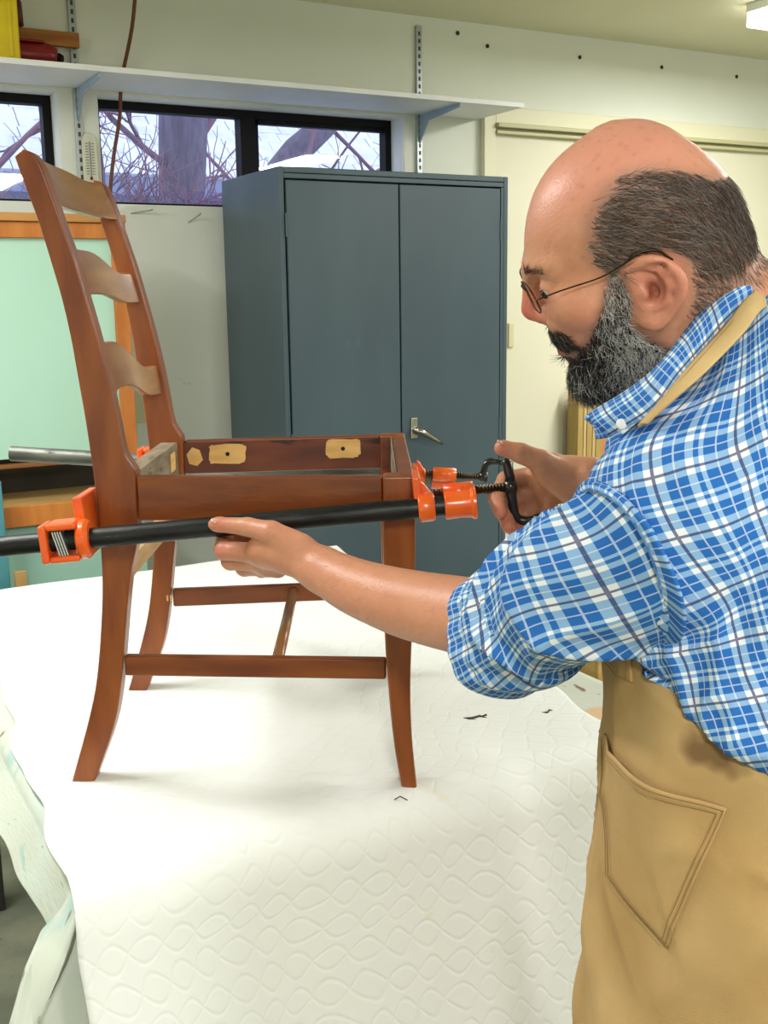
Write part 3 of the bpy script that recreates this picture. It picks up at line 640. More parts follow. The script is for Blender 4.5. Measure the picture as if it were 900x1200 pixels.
def clamp(origin, tilt, left, tail, head, s, label, pm, arm_up, arm_dn, grip, gdir, padz, gang):
    """local x runs along the pipe; s = +1 when the chair lies beyond the pipe (local +y), -1 when before it"""
    M = Matrix.Translation(origin) @ Matrix.Rotation(YAW, 4, 'Z') @ Matrix.Rotation(tilt, 4, 'Y')
    R = empty('pipe_clamp', M=M); tag(R, label, 'clamp')
    r = 0.0134
    B().tube([(left, 0, 0), (left + .002, 0, 0), (0.06, 0, 0), (head + 0.042, 0, 0)], [r * .96, r, r, r], 24).make('pipe', pm, R, smooth=True, bevel=0.0006)
    B().tube([(left - 0.0008, 0, 0), (left + .0004, 0, 0)], [0.0095, 0.0095], 16).make('pipe_bore', m_gap, R)
    # sliding jaw: ring round the pipe with a pad standing up against the chair leg
    j = B().lathe([(0.0138, 0), (0.0175, 0), (0.019, 0.003), (0.0185, 0.019), (0.0165, 0.0215), (0.0138, 0.0215)], 20, RX).make('sliding_jaw', m_or, R, smooth=True, bevel=0.001)
    p = B().box((-0.0045, min(-s * 0.004, s * 0.058), 0.010 if padz > 0 else -0.03), (0.006, max(-s * 0.004, s * 0.058), padz)).make('jaw_pad', m_or, R, bevel=0.003); p.parent = j
    k = B().prism([(0.005, 0.012), (0.021, 0.014), (0.010, 0.030), (0.005, 0.034)], (0, s * 0.003, 0), (1, 0, 0), (0, 0, 1), (0, s * 0.012, 0)).make('jaw_web', m_or, R, bevel=0.002); k.parent = j
    # fixed head with the screw
    h = B().lathe([(0.0138, 0), (0.018, 0), (0.0185, 0.004), (0.0175, 0.02), (0.0185, 0.034), (0.021, 0.036), (0.021, 0.041), (0.0138, 0.0415)], 20, Matrix.Translation((head, 0, 0)) @ RX).make('screw_head', m_or, R, smooth=True, bevel=0.001)
    sy, sz = s * 0.023, 0.0125
    q = B().lathe([(0.0085, 0), (0.0125, 0.001), (0.0125, 0.04), (0.0085, 0.041)], 16, Matrix.Translation((head, sy, sz)) @ RX).make('screw_boss', m_or, R, smooth=True); q.parent = h
    # threaded screw: turns of a raised helix round a core
    x0, x1 = 0.022, head + 0.086
    b = B(); nn = int((x1 - x0) / 0.0042) * 2; pr = []
    for i in range(nn + 1): pr.append((0.0068 if i % 2 else 0.0052, (x1 - x0) * i / nn))
    b.lathe([(0.001, -0.0005)] + pr + [(0.001, x1 - x0 + 0.0005)], 14, Matrix.Translation((x0, sy, sz)) @ RX)
    b.make('screw', m_thread, R, smooth=False)
    # crank: hub, arm(s), grip bent parallel to the screw
    cx = x1 + 0.003
    C_ = empty('crank', (cx, sy, sz)); C_.parent = R; C_.rotation_euler = (gang, 0, 0)
    B().lathe([(0.004, -0.008), (0.0095, -0.007), (0.0105, 0.0), (0.0095, 0.007), (0.004, 0.0085)], 14, RX).make('hub', m_blk, C_, smooth=True)
    pts = []
    if arm_up: B().tube([(-0.006, 0, arm_up), (-0.002, 0, arm_up * .85), (0.0, 0, arm_up * .45), (0, 0, 0.0)], [0.006, 0.0075, 0.0065, 0.0075], 10).make('crank_arm', m_blk, C_, smooth=True)
    pts = crom([(0, 0, 0), (0.001, 0, -arm_dn * .5), (0.004, 0, -arm_dn * .86), (0.012, 0, -arm_dn), (0.024, gdir * .35, -arm_dn * 0.99), (grip * .6, gdir * .8, -arm_dn * .94), (grip, gdir, -arm_dn * .88)], 4)
    rr_ = list(np.interp(np.linspace(0, 1, len(pts)), [0, .3, .5, .62, .8, 1], [.0075, .0062, .0068, .0052, .0062, .0072]))
    B().tube(pts, rr_, 10).make('crank_grip', m_blk, C_, smooth=True)
    # tail jaw: open casting with the clutch plates in its window
    a, z_ = tail, 0.026
    t_ = B().box((a, -0.021, -z_), (a + 0.011, 0.021, z_ - 0.001)).box((a + 0.010, -0.020, z_ - 0.0095), (a + 0.050, 0.020, z_)).box((a + 0.010, -0.020, -z_), (a + 0.050, 0.020, -z_ + 0.0095)).make('tail_jaw', m_or, R, bevel=0.004)
    q = B().lathe([(0.0138, 0), (0.022, 0), (0.026, 0.004), (0.0265, 0.011), (0.022, 0.016), (0.0138, 0.016)], 20, Matrix.Translation((a + 0.047, 0, 0)) @ RX).make('tail_collar', m_or, R, smooth=True, bevel=0.001); q.parent = t_
    q = B().box((a + 0.0395, min(s * 0.016, s * 0.10), -0.03), (a + 0.053, max(s * 0.016, s * 0.10), 0.052 * (1 if padz > 0 else .5))).make('jaw_pad', m_or, R, bevel=0.003); q.parent = t_
    for i in range(4):
        q = B().box((-0.0011, -0.0175, -0.0165), (0.0011, 0.0175, 0.0165)).make('clutch_plate', m_plate, R, bevel=0.0006)
        q.parent = t_; q.location = (a + 0.0215 + 0.0034 * i, -0.001, -0.0005); q.rotation_euler = (0, -0.2, 0)
    return R
ca, sa = math.cos(YAW), math.sin(YAW)
AX, AY = -0.3023, 1.7548
def V(x, y, z):   # a point of the bench frame (x along the chair's side, y away from the camera) in room coordinates
    X, Y = x - AX, y - AY
    return Vector((X * ca - Y * sa, X * sa + Y * ca, z))
clamp(V(0.044, -0.27, 1.166), -0.079, -0.75, -0.4885, 0.034, 1, 'orange pipe clamp with black pipe held by the hands in front of the chair', m_pipe, 0.036, 0.046, 0.052, -0.012, 0.041, -0.05)
clamp(V(0.052, 0.275, 1.118), 0.075, -0.716, -0.4885, 0.034, -1, 'orange pipe clamp with grey pipe on the far side of the chair', m_pipe2, 0, -0.028, 0.05, 0.0, 0.026, 0.0)
# ================================================================ the man
# ---- signed-distance modelling: smooth unions of tapered limbs, turned into one continuous skin
def a3(p): return np.array(p, float)
class Field:
    def __init__(s): s.p = []
    def add(s, fn, lo, hi, k=0.01, op='u'): s.p.append((fn, a3(lo) - k - .004, a3(hi) + k + .004, k, op)); return s
    def cap(s, a, b, ra, rb, k=0.01, op='u'):
        a, b = a3(a), a3(b); ba = b - a; l2 = ba @ ba + 1e-12
        def fn(P):
            t = np.clip(((P - a) @ ba) / l2, 0, 1)
            return np.linalg.norm(P - a - t[:, None] * ba, axis=1) - (ra + (rb - ra) * t)
        r = max(ra, rb); return s.add(fn, np.minimum(a, b) - r, np.maximum(a, b) + r, k, op)
    def chain(s, pts, rad, k=0.004, k0=None):
        for i in range(len(pts) - 1): s.cap(pts[i], pts[i + 1], rad[i], rad[i + 1], k0 if (i == 0 and k0) else k)
        return s
    def ell(s, c, r, k=0.01, op='u', R=None):
        c, r = a3(c), a3(r); R_ = np.eye(3) if R is None else np.array(R)      # R rows: local axes
        def fn(P):
            q = (P - c) @ R_.T; k0 = np.linalg.norm(q / r, axis=1); k1 = np.linalg.norm(q / (r * r), axis=1)
            return k0 * (k0 - 1) / np.maximum(k1, 1e-9)
        m = r.max(); return s.add(fn, c - m, c + m, k, op)
    def ev(s, P, idx=None):
        D = np.full(len(P), 1.0)
        for i in (range(len(s.p)) if idx is None else idx):
            fn, lo, hi, k, op = s.p[i]
            d = fn(P)
            if op == 'u':
                h = np.clip(.5 + .5 * (D - d) / k, 0, 1); D = D * (1 - h) + d * h - k * h * (1 - h)
            else:
                h = np.clip(.5 - .5 * (D + d) / k, 0, 1); D = D * (1 - h) - d * h + k * h * (1 - h)
        return D
    def mesh(s, h, Bn=14, clip=None):
        """surface nets on a sparse block grid -> verts, quads"""
        lo = np.min([p[1] for p in s.p if p[4] == 'u'], 0) - 2 * h; hi = np.max([p[2] for p in s.p if p[4] == 'u'], 0) + 2 * h
        if clip is not None: lo, hi = np.maximum(lo, clip[0]), np.minimum(hi, clip[1])
        nb = np.ceil((hi - lo) / (h * Bn)).astype(int)
        g = np.stack(np.meshgrid(*[np.arange(n) for n in nb], indexing='ij'), -1).reshape(-1, 3)
        cen = lo + (g + .5) * h * Bn; half = h * Bn / 2
        LO = np.array([p[1] for p in s.p]); HI = np.array([p[2] for p in s.p])
        near = np.all((cen[:, None] + half >= LO[None] - .01) & (cen[:, None] - half <= HI[None] + .01), 2)
        ax = np.arange(Bn + 1) * h; node = np.stack(np.meshgrid(ax, ax, ax, indexing='ij'), -1).reshape(-1, 3)
        NX = nb * Bn + 2
        keyf = lambda I: (I[..., 0] * NX[1] + I[..., 1]) * NX[2] + I[..., 2]
        Ks, Vs, Es = [], [], []
        n1 = Bn + 1
        corners = np.stack(np.meshgrid([0, 1], [0, 1], [0, 1], indexing='ij'), -1).reshape(-1, 3)
        edges = [(i, j) for i in range(8) for j in range(i + 1, 8) if np.abs(corners[i] - corners[j]).sum() == 1]
        for b in range(len(g)):
            idx = np.nonzero(near[b])[0]
            if not len(idx): continue
            base = lo + g[b] * h * Bn
            if abs(s.ev(cen[b][None], idx)[0]) > half * 2.6: continue
            D = s.ev(base + node, idx).reshape(n1, n1, n1)
            I_ = D < 0
            if I_.all() or not I_.any(): continue
            cv = [D[c[0]:c[0] + Bn, c[1]:c[1] + Bn, c[2]:c[2] + Bn] for c in corners]
            neg = sum((c < 0).astype(int) for c in cv); act = (neg > 0) & (neg < 8)
            ijk = np.argwhere(act)
            vals = np.stack([c[act] for c in cv], 1)
            S = np.zeros((len(ijk), 3)); W = np.zeros(len(ijk))
            for i, j in edges:
                vi, vj = vals[:, i], vals[:, j]; m = (vi < 0) != (vj < 0)
                t = np.where(m, vi / np.where(m, vi - vj, 1), 0)
                S += m[:, None] * (corners[i] + (corners[j] - corners[i]) * t[:, None]); W += m
            Ks.append(keyf(ijk + g[b] * Bn)); Vs.append(base + (ijk + S / W[:, None]) * h)
            for axn in range(3):
                d = np.zeros(3, int); d[axn] = 1
                A_ = I_[:Bn, :Bn, :Bn]; B_ = I_[d[0]:Bn + d[0], d[1]:Bn + d[1], d[2]:Bn + d[2]]
                e = np.argwhere(A_ != B_)
                if len(e): Es.append(np.column_stack([e + g[b] * Bn, np.full(len(e), axn), A_[tuple(e.T)]]))
        K = np.concatenate(Ks); Vv = np.concatenate(Vs); o = np.argsort(K); K, Vv = K[o], Vv[o]
        E = np.concatenate(Es); Q = []
        for axn in range(3):
            e = E[E[:, 3] == axn]; u, v = [a for a in range(3) if a != axn]
            du = np.zeros(3, int); du[u] = 1; dv = np.zeros(3, int); dv[v] = 1
            c = np.stack([keyf(e[:, :3]), keyf(e[:, :3] - du), keyf(e[:, :3] - du - dv), keyf(e[:, :3] - dv)], 1)
            p = np.clip(np.searchsorted(K, c), 0, len(K) - 1); ok = (K[p] == c).all(1)
            p = p[ok]; fl = e[ok, 4].astype(bool) ^ (axn == 1)
            p[~fl] = p[~fl][:, ::-1]; Q.append(p)
        return Vv, np.concatenate(Q)
def smooth_mesh(Vv, Q, it=2, lam=0.5):
    for _ in range(it):
        S = np.zeros_like(Vv); W = np.zeros(len(Vv))
        for i in range(4):
            a, b = Q[:, i], Q[:, (i + 1) % 4]
            np.add.at(S, a, Vv[b]); np.add.at(W, a, 1); np.add.at(S, b, Vv[a]); np.add.at(W, b, 1)
        Vv = Vv + lam * (S / np.maximum(W, 1)[:, None] - Vv)
    return Vv
def normals_of(Vv, Q):
    n = np.cross(Vv[Q[:, 2]] - Vv[Q[:, 0]], Vv[Q[:, 3]] - Vv[Q[:, 1]]); N = np.zeros_like(Vv)
    for i in range(4): np.add.at(N, Q[:, i], n)
    return N / np.maximum(np.linalg.norm(N, axis=1), 1e-12)[:, None]

# ---- bench frame ("V"): x along the chair's side, y away from the camera; figure built there, feet at BP
BP = a3((0.37, -0.64, 0.0))
HO = a3((0.232, -0.631, 1.453)); HF = a3((-0.925, 0.163, -0.342)); HL = a3((-0.087, -0.970, -0.227)); HU = a3((-0.369, -0.181, 0.912))
HR = np.stack([HF, HL, HU])                                                        # rows: forward, left, up
hw_ = lambda p: HO + a3(p) @ HR                                                    # head coordinates -> V
def hl(P): return (P - HO) @ HR.T
# head profile slices: z, front x, back x, half width
SLz = np.array([-.112, -.103, -.095, -.084, -.073, -.060, -.046, -.030, -.015, 0, .014, .030, .043, .058, .071, .084, .098, .110, .119, .126, .130, .133])
SLf = np.array([.030, .052, .064, .073, .077, .077, .080, .082, .082, .082, .083, .085, .0885, .085, .080, .073, .063, .050, .036, .018, .004, -.012])
SLb = np.array([-.005, -.02, -.03, -.04, -.052, -.062, -.074, -.088, -.098, -.105, -.107, -.106, -.104, -.100, -.0935, -.086, -.076, -.067, -.057, -.046, -.036, -.020])
SLw = np.array([.012, .026, .037, .047, .054, .060, .065, .0685, .071, .073, .075, .077, .0785, .0785, .077, .0735, .067, .058, .047, .034, .022, .006])
zz = np.linspace(SLz[0], SLz[-1], 200)
def sm(y):
    k = np.hanning(13); k /= k.sum(); v = np.interp(zz, SLz, y); return np.convolve(np.pad(v, 6, 'edge'), k, 'valid')
TF, TB, TW = sm(SLf), sm(SLb), sm(SLw)
def head_fn(P):
    q = hl(P); z = q[:, 2]; zc = np.clip(z, SLz[0], SLz[-1])
    xf, xb, w = np.interp(zc, zz, TF), np.interp(zc, zz, TB), np.interp(zc, zz, TW)
    xc = xb + (xf - xb) * 0.42; dx = q[:, 0] - xc; a = np.where(dx > 0, xf - xc, xc - xb)
    e = 2.15
    f = ((np.abs(dx) / a) ** e + (np.abs(q[:, 1]) / w) ** e) ** (1 / e)
    d = (f - 1) * np.minimum(a, w) * 0.9
    over = np.maximum(z - SLz[-1], SLz[0] - z)
    return np.maximum(d, over)
FH = Field()
FH.add(head_fn, HO - .16, HO + .16, 0.001)
def hcap(a, b, ra, rb, k, op='u'): FH.cap(hw_(a), hw_(b), ra, rb, k, op)
def hell(c, r, k, op='u'): FH.ell(hw_(c), r, k, op, R=HR)
for s in (-1, 1):
    hcap((.080, s * .012, .038), (.064, s * .044, .040), .0085, .007, .014)               # brow
    hell((.089, s * .030, .0195), (.016, .0155, .0115), .012, 's')                       # socket
    hell((.054, s * .050, .000), (.020, .016, .014), .03)                                # cheek bone
    hell((.068, s * .026, -.020), (.016, .015, .02), .02)                                # cheek by the mouth
    ec = (.0712, s * .032, .0195)
    hell(ec, (.0136, .0136, .0136), .004)                                                # lids
    hcap((.0855, s * .022, .0195), (.0800, s * .0425, .0190), .0036, .0030, .0015, 's')
    hell((.0845, s * .0130, -.0060), (.0125, .0080, .0085), .006)                          # nostril wings
    hcap((.083, s * .007, -.0155), (.087, s * .006, -.011), .0032, .0028, .003, 's')
    hcap((.074, s * .018, -.007), (.064, s * .030, -.040), .0015, .001, .006, 's')          # nasolabial
hcap((.086, 0, .034), (.0965, 0, .0020), .0068, .0108, .012)                                # nose
hcap((.0955, 0, .000), (.087, 0, -.0105), .0085, .006, .006)
for s in (-1, 1):
    hcap((.0835, 0, -.0365), (.070, s * .022, -.0425), .0048, .003, .005)                    # lips
    hcap((.0820, 0, -.0475), (.069, s * .020, -.0450), .0058, .003, .005)
    hcap((.0905, 0, -.0420), (.074, s * .021, -.0435), .0014, .001, .003, 's')
hell((.063, 0, -.084), (.017, .022, .016), .02)                                             # chin
hcap((-.048, 0, -.035), (-.088, .010, -.112), .055, .054, .03)                               # neck to the shoulders
hcap((-.01, 0, -.07), (-.055, .01, -.125), .042, .046, .03)
for s in (-1, 1):                                                                         # ears
    rim = [(.010, .070, .012), (.0085, .077, .025), (-.004, .083, .0305), (-.017, .087, .0275), (-.029, .090, .016), (-.033, .091, .002), (-.029, .088, -.011), (-.020, .083, -.021), (-.010, .0785, -.0295), (.000, .0745, -.0325), (.0065, .0705, -.027)]
    rim = [hw_((-.010 + (p[0] + .010) * .92, s * p[1], p[2] * .92 - .0015)) for p in crom(rim, 3)]
    nr = len(rim); FH.chain(rim, list(np.interp(np.linspace(0, 1, nr), [0, .2, .5, .75, .9, 1], [.004, .0042, .0043, .0044, .0068, .005])), 0.003)
    FH.ell(hw_((-.011, s * .0775, -.001)), (.0185, .0030, .0245), 0.004, R=np.stack([(HF * .95 - s * HL * .32) / np.linalg.norm(HF * .95 - s * HL * .32), s * HL, HU]))
    ah = [hw_((p[0], s * p[1], p[2])) for p in ((-.008, .083, .020), (-.019, .0865, .012), (-.0215, .087, .000), (-.015, .083, -.0125), (-.006, .080, -.017))]
    FH.chain(ah, [.003, .0035, .0036, .0034, .003], 0.004)
    hell((-.0050, s * .0835, -.003), (.0100, .0100, .0120), .003, 's'); hell((-.012, s * .090, .017), (.012, .005, .006), .003, 's')
    hell((.0005, s * .078, -.001), (.0048, .0058, .0065), .004)
    hcap((.006, s * .066, .018), (.004, s * .066, -.022), .010, .010, .008)

# ---- arms and hands (V coordinates)
RCAM = a3((0.0, -1.671, 1.432))
fw_ = a3((0, math.cos(pitch), -math.sin(pitch))); rt_ = a3((1, 0, 0)); up_ = np.cross(rt_, fw_)
r_ = rt_ * math.cos(roll) + up_ * math.sin(roll); u_ = -rt_ * math.sin(roll) + up_ * math.cos(roll)
def at(px, py, d): return RCAM + (fw_ + r_ * (px - 450) / 1293.0 - u_ * (py - 600) / 1293.0) * d     # photo sight line, d metres away
SHL, ELL = at(752, 640, .945), at(592, 732, 1.20)
ACR = at(792, 592, .965)
WRL = at(374, 666, 1.362)
FA = Field()
FA.chain([ACR + a3((.03, .03, 0)), SHL + a3((.02, .04, 0)), (SHL + ELL) / 2, ELL], [.045, .043, .045, .046], .02)
fp = np.array(crom([np.r_[p, r] for p, r in ((ELL, .046), (at(551, 723, 1.232), .0425), (at(510, 715, 1.262), .0405), (at(467, 705, 1.29), .0378), (at(420, 689, 1.325), .0330), (at(395, 677, 1.345), .0290), (WRL, .0262))], 3))
FA.chain(list(fp[:, :3]), list(fp[:, 3]), .006, .02)
# left hand: palm under and in front of the pipe, thumb along the front, fingers round below and behind
FA.chain([WRL, at(335, 648, 1.385), at(312, 644, 1.40)], [.0255, .0235, .021], .012)
FA.ell(at(322, 643, 1.40), (.032, .024, .021), .012)
FA.chain([at(352, 641, 1.365), at(318, 624, 1.372), at(290, 617.5, 1.388), at(260, 615, 1.398)], [.0175, .0145, .0118, .0098], .004, .012)
FA.ell(at(255, 614.5, 1.399), (.0125, .0095, .0098), .004)
for k, (mc, pi, di, ti, rr) in enumerate((
        ((302, 648, 1.405), (262, 645, 1.425), (262, 628, 1.462), (282, 620, 1.466), .0122),
        ((304, 658, 1.425), (270, 657, 1.448), (274, 636, 1.478), (292, 622, 1.476), .0125),
        ((312, 664, 1.440), (286, 665, 1.465), (290, 640, 1.488), (306, 625, 1.484), .0118),
        ((326, 667, 1.450), (306, 668, 1.478), (308, 645, 1.494), (320, 630, 1.488), .0102))):
    FA.chain([at(340, 650, 1.39 + .012 * k), at(*mc), at(*pi), at(*di), at(*ti)], [.013, rr * 1.08, rr, rr * .9, rr * .78], .0035, .012)
# right arm (mostly hidden) and right hand on the crank
SHR, ELR, WRR = at(800, 520, 1.25), at(770, 640, 1.36), at(692, 562, 1.405)
FA.chain([SHR, (SHR + ELR) / 2, ELR], [.062, .054, .045], .02)
FA.chain([ELR, (ELR + WRR) / 2, WRR], [.043, .037, .0265], .02)
FA.chain([WRR, at(668, 558, 1.42), at(648, 556, 1.435)], [.026, .0245, .023], .012)
FA.ell(at(645, 560, 1.445), (.028, .016, .033), .012)
FA.cap(at(668, 575, 1.40), at(640, 556, 1.405), .017, .017, .012)                          # ball of the thumb
FA.chain([at(660, 557, 1.405), at(634, 541, 1.398), at(610, 531, 1.398), at(591, 525.5, 1.400)], [.0175, .0148, .0128, .0102], .004, .012)
FA.ell(at(588.5, 524.5, 1.400), (.011, .0095, .0098), .003)
for mc, pi, di, ti, rr in (
        ((630, 556, 1.455), (592, 562, 1.468), (581, 583, 1.448), (586, 600, 1.432), .0112),
        ((632, 571, 1.462), (602, 585, 1.472), (592, 604, 1.455), (596, 617, 1.440), .0115),
        ((636, 586, 1.460), (614, 604, 1.470), (602, 616, 1.458), (604, 625, 1.445), .0108),
        ((644, 597, 1.450), (628, 612, 1.462), (612, 622, 1.455), (608, 632, 1.448), .0095)):
    FA.chain([at(655, 563, 1.44), at(*mc), at(*pi), at(*di), at(*ti)], [.014, rr * 1.12, rr, rr * .95, rr * .82], .0032, .01)
# ---- trunk and legs
def trunk(F, g, k=.05):
    F.ell((.372, -.625, 1.20), (.128 + g, .168 + g, .18 + g), k)
    F.ell((.366, -.635, 1.01), (.138 + g, .168 + g, .20 + g), k)
    F.cap(ACR, (.355, -.625, 1.345), .062 + g, .058 + g, k)
    F.cap(SHL + a3((.03, .03, .0)), ACR, .054 + g, .060 + g, k)
    F.ell((.425, -.565, 1.36), (.095 + g, .13 + g, .082 + g), k)
    F.cap(SHR + a3((.03, -.01, .0)), (.375, -.57, 1.35), .066 + g, .062 + g, k)
    F.ell((.405, -.585, 1.315), (.095 + g, .145 + g, .105 + g), k)
    F.cap((.38, -.60, 1.34), hw_((-.095, .0, -.098)), .062 + g, .060 + g, k)
trunk(FA, -.014)
FA.ell((.37, -.64, .90), (.12, .155, .13), .05)
FB = Field(); FB.p = FH.p + FA.p
Vb, Qb = FB.mesh(0.0024)
Vb = smooth_mesh(Vb, Qb, 2, .45)

# ---- skin colours (they belong to the skin: ruddy nose, ears and scalp, stubble shadow, lips, knuckles, nails), and painted shade in the ear hollows
def inpoly(x, z, poly):
    r = np.zeros(len(x), bool); j = len(poly) - 1
    for i in range(len(poly)):
        (xi, zi), (xj, zj) = poly[i], poly[j]
        c = ((zi > z) != (zj > z)) & (x < (xj - xi) * (z - zi) / (zj - zi + 1e-12) + xi); r ^= c; j = i
    return r
HAIRP = [(.010, .018), (.034, .030), (.037, .042), (.035, .056), (.029, .070), (.020, .083), (.006, .093), (-.012, .099), (-.034, .0945), (-.060, .082), (-.084, .0665), (-.112, .050), (-.125, .02), (-.12, -.03), (-.074, -.046), (-.050, -.046), (-.034, -.046), (-.026, -.036), (-.036, -.020), (-.040, .0), (-.036, .018), (-.020, .031), (-.004, .034), (.004, .028)]
BEARDP = [(.0245, .026), (.007, .026), (.0105, .005), (.0165, -.012), (.018, -.026), (.011, -.040), (-.006, -.056), (-.008, -.070), (.004, -.092), (.03, -.118), (.07, -.115), (.10, -.09), (.10, -.052), (.0785, -.0505), (.0725, -.0475), (.0715, -.0405), (.100, -.0375), (.1, -.014), (.0795, -.0155), (.0725, -.029), (.067, -.0375), (.0575, -.0295), (.046, -.014), (.037, .001), (.030, .012)]
q = hl(Vb); ishead = (np.linalg.norm(q, axis=1) < .17)
rs = np.random.RandomState(5)
n1 = vnoise(Vb[:, 0] * 70 + Vb[:, 1] * 31, Vb[:, 2] * 70 - Vb[:, 1] * 47, 1); n2 = vnoise(Vb[:, 0] * 210, Vb[:, 2] * 210 + Vb[:, 1] * 150, 2); n3 = vnoise(Vb[:, 0] * 420 + 9, Vb[:, 2] * 420 + Vb[:, 1] * 300, 3)
L3 = lambda h: np.array(lin(h)[:3])
colr = np.tile(L3('#cb8f6e'), (len(Vb), 1))
def tint(m, c, w): 
    global colr
    colr = colr + (L3(c) - colr) * np.clip(m * w, 0, 1)[:, None]
tint((n1 * .5 + .5), '#c07a5c', .45); tint(np.clip(n2, 0, 1), '#d8a284', .35)
g_ = lambda c, r: np.exp(-(np.linalg.norm(q - a3(c), axis=1) / r) ** 2) * ishead
tint(np.clip((q[:, 2] - .055) / .05, 0, 1) * ishead, '#dc9680', .85)
tint(g_((.1, 0, .0), .022), '#c4584a', .85)
for s in (-1, 1):
    tint(g_((-.014, s * .086, .0), .034) * (np.abs(q[:, 1]) > .074), '#cf7f6c', .7); tint(g_((.06, s * .05, -.008), .025), '#cc7c66', .5)
sc_ = np.nonzero(ishead & (q[:, 2] > .035) & (q[:, 0] > -.09))[0]
for v_ in rs.choice(sc_, 420):
    dd_ = np.linalg.norm(Vb - Vb[v_], axis=1); tint(np.exp(-(dd_ / rs.uniform(.0012, .0021)) ** 2), '#b06a4e', rs.uniform(.1, .5))
for s in (-1, 1): tint(np.exp(-(np.linalg.norm((q - a3((-.004, s * .074, -.002))) / a3((.0095, .007, .011)), axis=1)) ** 4) * ishead, '#7a3628', .75)  # shade of the ear hollow painted darker into the skin
lips = np.clip(1 - np.abs(q[:, 2] + .0425) / .0095, 0, 1) * (q[:, 0] > .066) * (np.abs(q[:, 1]) < .022) * ishead
tint(np.clip(lips * 2, 0, 1), '#a34f4c', .9)
hz = inpoly(q[:, 0], q[:, 2], HAIRP) & ishead; bz = inpoly(q[:, 0], q[:, 2], BEARDP) & ishead & (np.abs(q[:, 1]) < .075)
bz &= ~((lips > .2))
earm = (np.abs(q[:, 1]) > .0795) & (q[:, 0] > -.045) & (q[:, 0] < .014) & (np.abs(q[:, 2]) < .04)
def soft(m, it=10):
    m = m.astype(float)
    for _ in range(it):
        S_ = np.zeros(len(m)); W_ = np.zeros(len(m)); f_ = m[Qb].mean(1)
        for i in range(4): np.add.at(S_, Qb[:, i], f_); np.add.at(W_, Qb[:, i], 1)
        m = S_ / np.maximum(W_, 1)
    return m
tint(soft(hz & ~earm, 14) * ~earm, '#8f6a5a', .7); tint(soft(bz & ~earm, 6) * ~earm, '#4a3a33', .85)
arm_h = (Vb[:, 0] < .12) & ~ishead
tint(arm_h * np.clip(n2 * .6 + .3, 0, 1), '#c58068', .35)
def pinch(p, r, c, w): tint(np.exp(-(np.linalg.norm(Vb - p, axis=1) / r) ** 2), c, w)
for p_ in ((588, 523, 1.392), (586, 602, 1.428), (597, 618, 1.436), (606, 626, 1.44), (256, 613, 1.39), (262, 645, 1.42)): pinch(at(*p_), .014, '#c8705f', .7)
me = bpy.data.meshes.new('person'); me.from_pydata((Vb - BP).tolist(), [], Qb.tolist())
me.polygons.foreach_set('use_smooth', [True] * len(me.polygons))
ca_ = me.color_attributes.new('skin', 'FLOAT_COLOR', 'POINT'); ca_.data.foreach_set('color', np.column_stack([colr, np.ones(len(colr))]).astype(np.float32).ravel())
def attr_mat(name, attr, rough, sss=0.0, spec=0.5, bump=0, bscale=900):
    m = bpy.data.materials.new(name); m.use_nodes = True; nt = m.node_tree; b = nt.nodes['Principled BSDF']
    a = nt.nodes.new('ShaderNodeAttribute'); a.attribute_name = attr; nt.links.new(a.outputs['Color'], b.inputs['Base Color'])
    b.inputs['Roughness'].default_value = rough; b.inputs['Specular IOR Level'].default_value = spec
    if sss: b.inputs['Subsurface Weight'].default_value = sss; b.inputs['Subsurface Radius'].default_value = (.012, .004, .002); b.inputs['Subsurface Scale'].default_value = .35
    if bump:
        tc = nt.nodes.new('ShaderNodeTexCoord'); nz = nt.nodes.new('ShaderNodeTexNoise'); nz.inputs['Scale'].default_value = bscale; nz.inputs['Detail'].default_value = 3
        bp = nt.nodes.new('ShaderNodeBump'); bp.inputs['Strength'].default_value = bump; bp.inputs['Distance'].default_value = .002
        nt.links.new(tc.outputs['Object'], nz.inputs['Vector']); nt.links.new(nz.outputs[0], bp.inputs['Height']); nt.links.new(bp.outputs[0], b.inputs['Normal'])
    return m
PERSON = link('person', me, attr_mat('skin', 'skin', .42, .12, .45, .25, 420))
PERSON.location = V(*BP); PERSON.rotation_euler = (0, 0, YAW)
tag(PERSON, 'bearded balding man in blue plaid shirt and tan apron bending to tighten the clamp', 'person')
def pl_(p): return tuple(a3(p) - BP)
m_eye = mat('eye_white', '#b9aca0', rough=0.15); m_iris = mat('iris_brown', '#2a1a10', rough=0.1)
for s in (-1, 1):
    e = B().lathe([(.0122 * math.sin(t), -.0122 * math.cos(t)) for t in np.linspace(.05, PI - .05, 14)], 18, Matrix.Translation(pl_(hw_((.0718, s * .0322, .0195))))).make('eyeball', m_eye, PERSON, smooth=True)
    fdir = Vector(HF * .90 - HU * .18 + HL * .42).normalized(); c_ = Vector(pl_(hw_((.0718, s * .0322, .0195))))
    B().lathe([(.0001, .0124), (.003, .0123), (.0060, .0108)], 16, Matrix.Translation(c_) @ fdir.to_track_quat('Z', 'Y').to_matrix().to_4x4()).make('iris', m_iris, e, smooth=True)

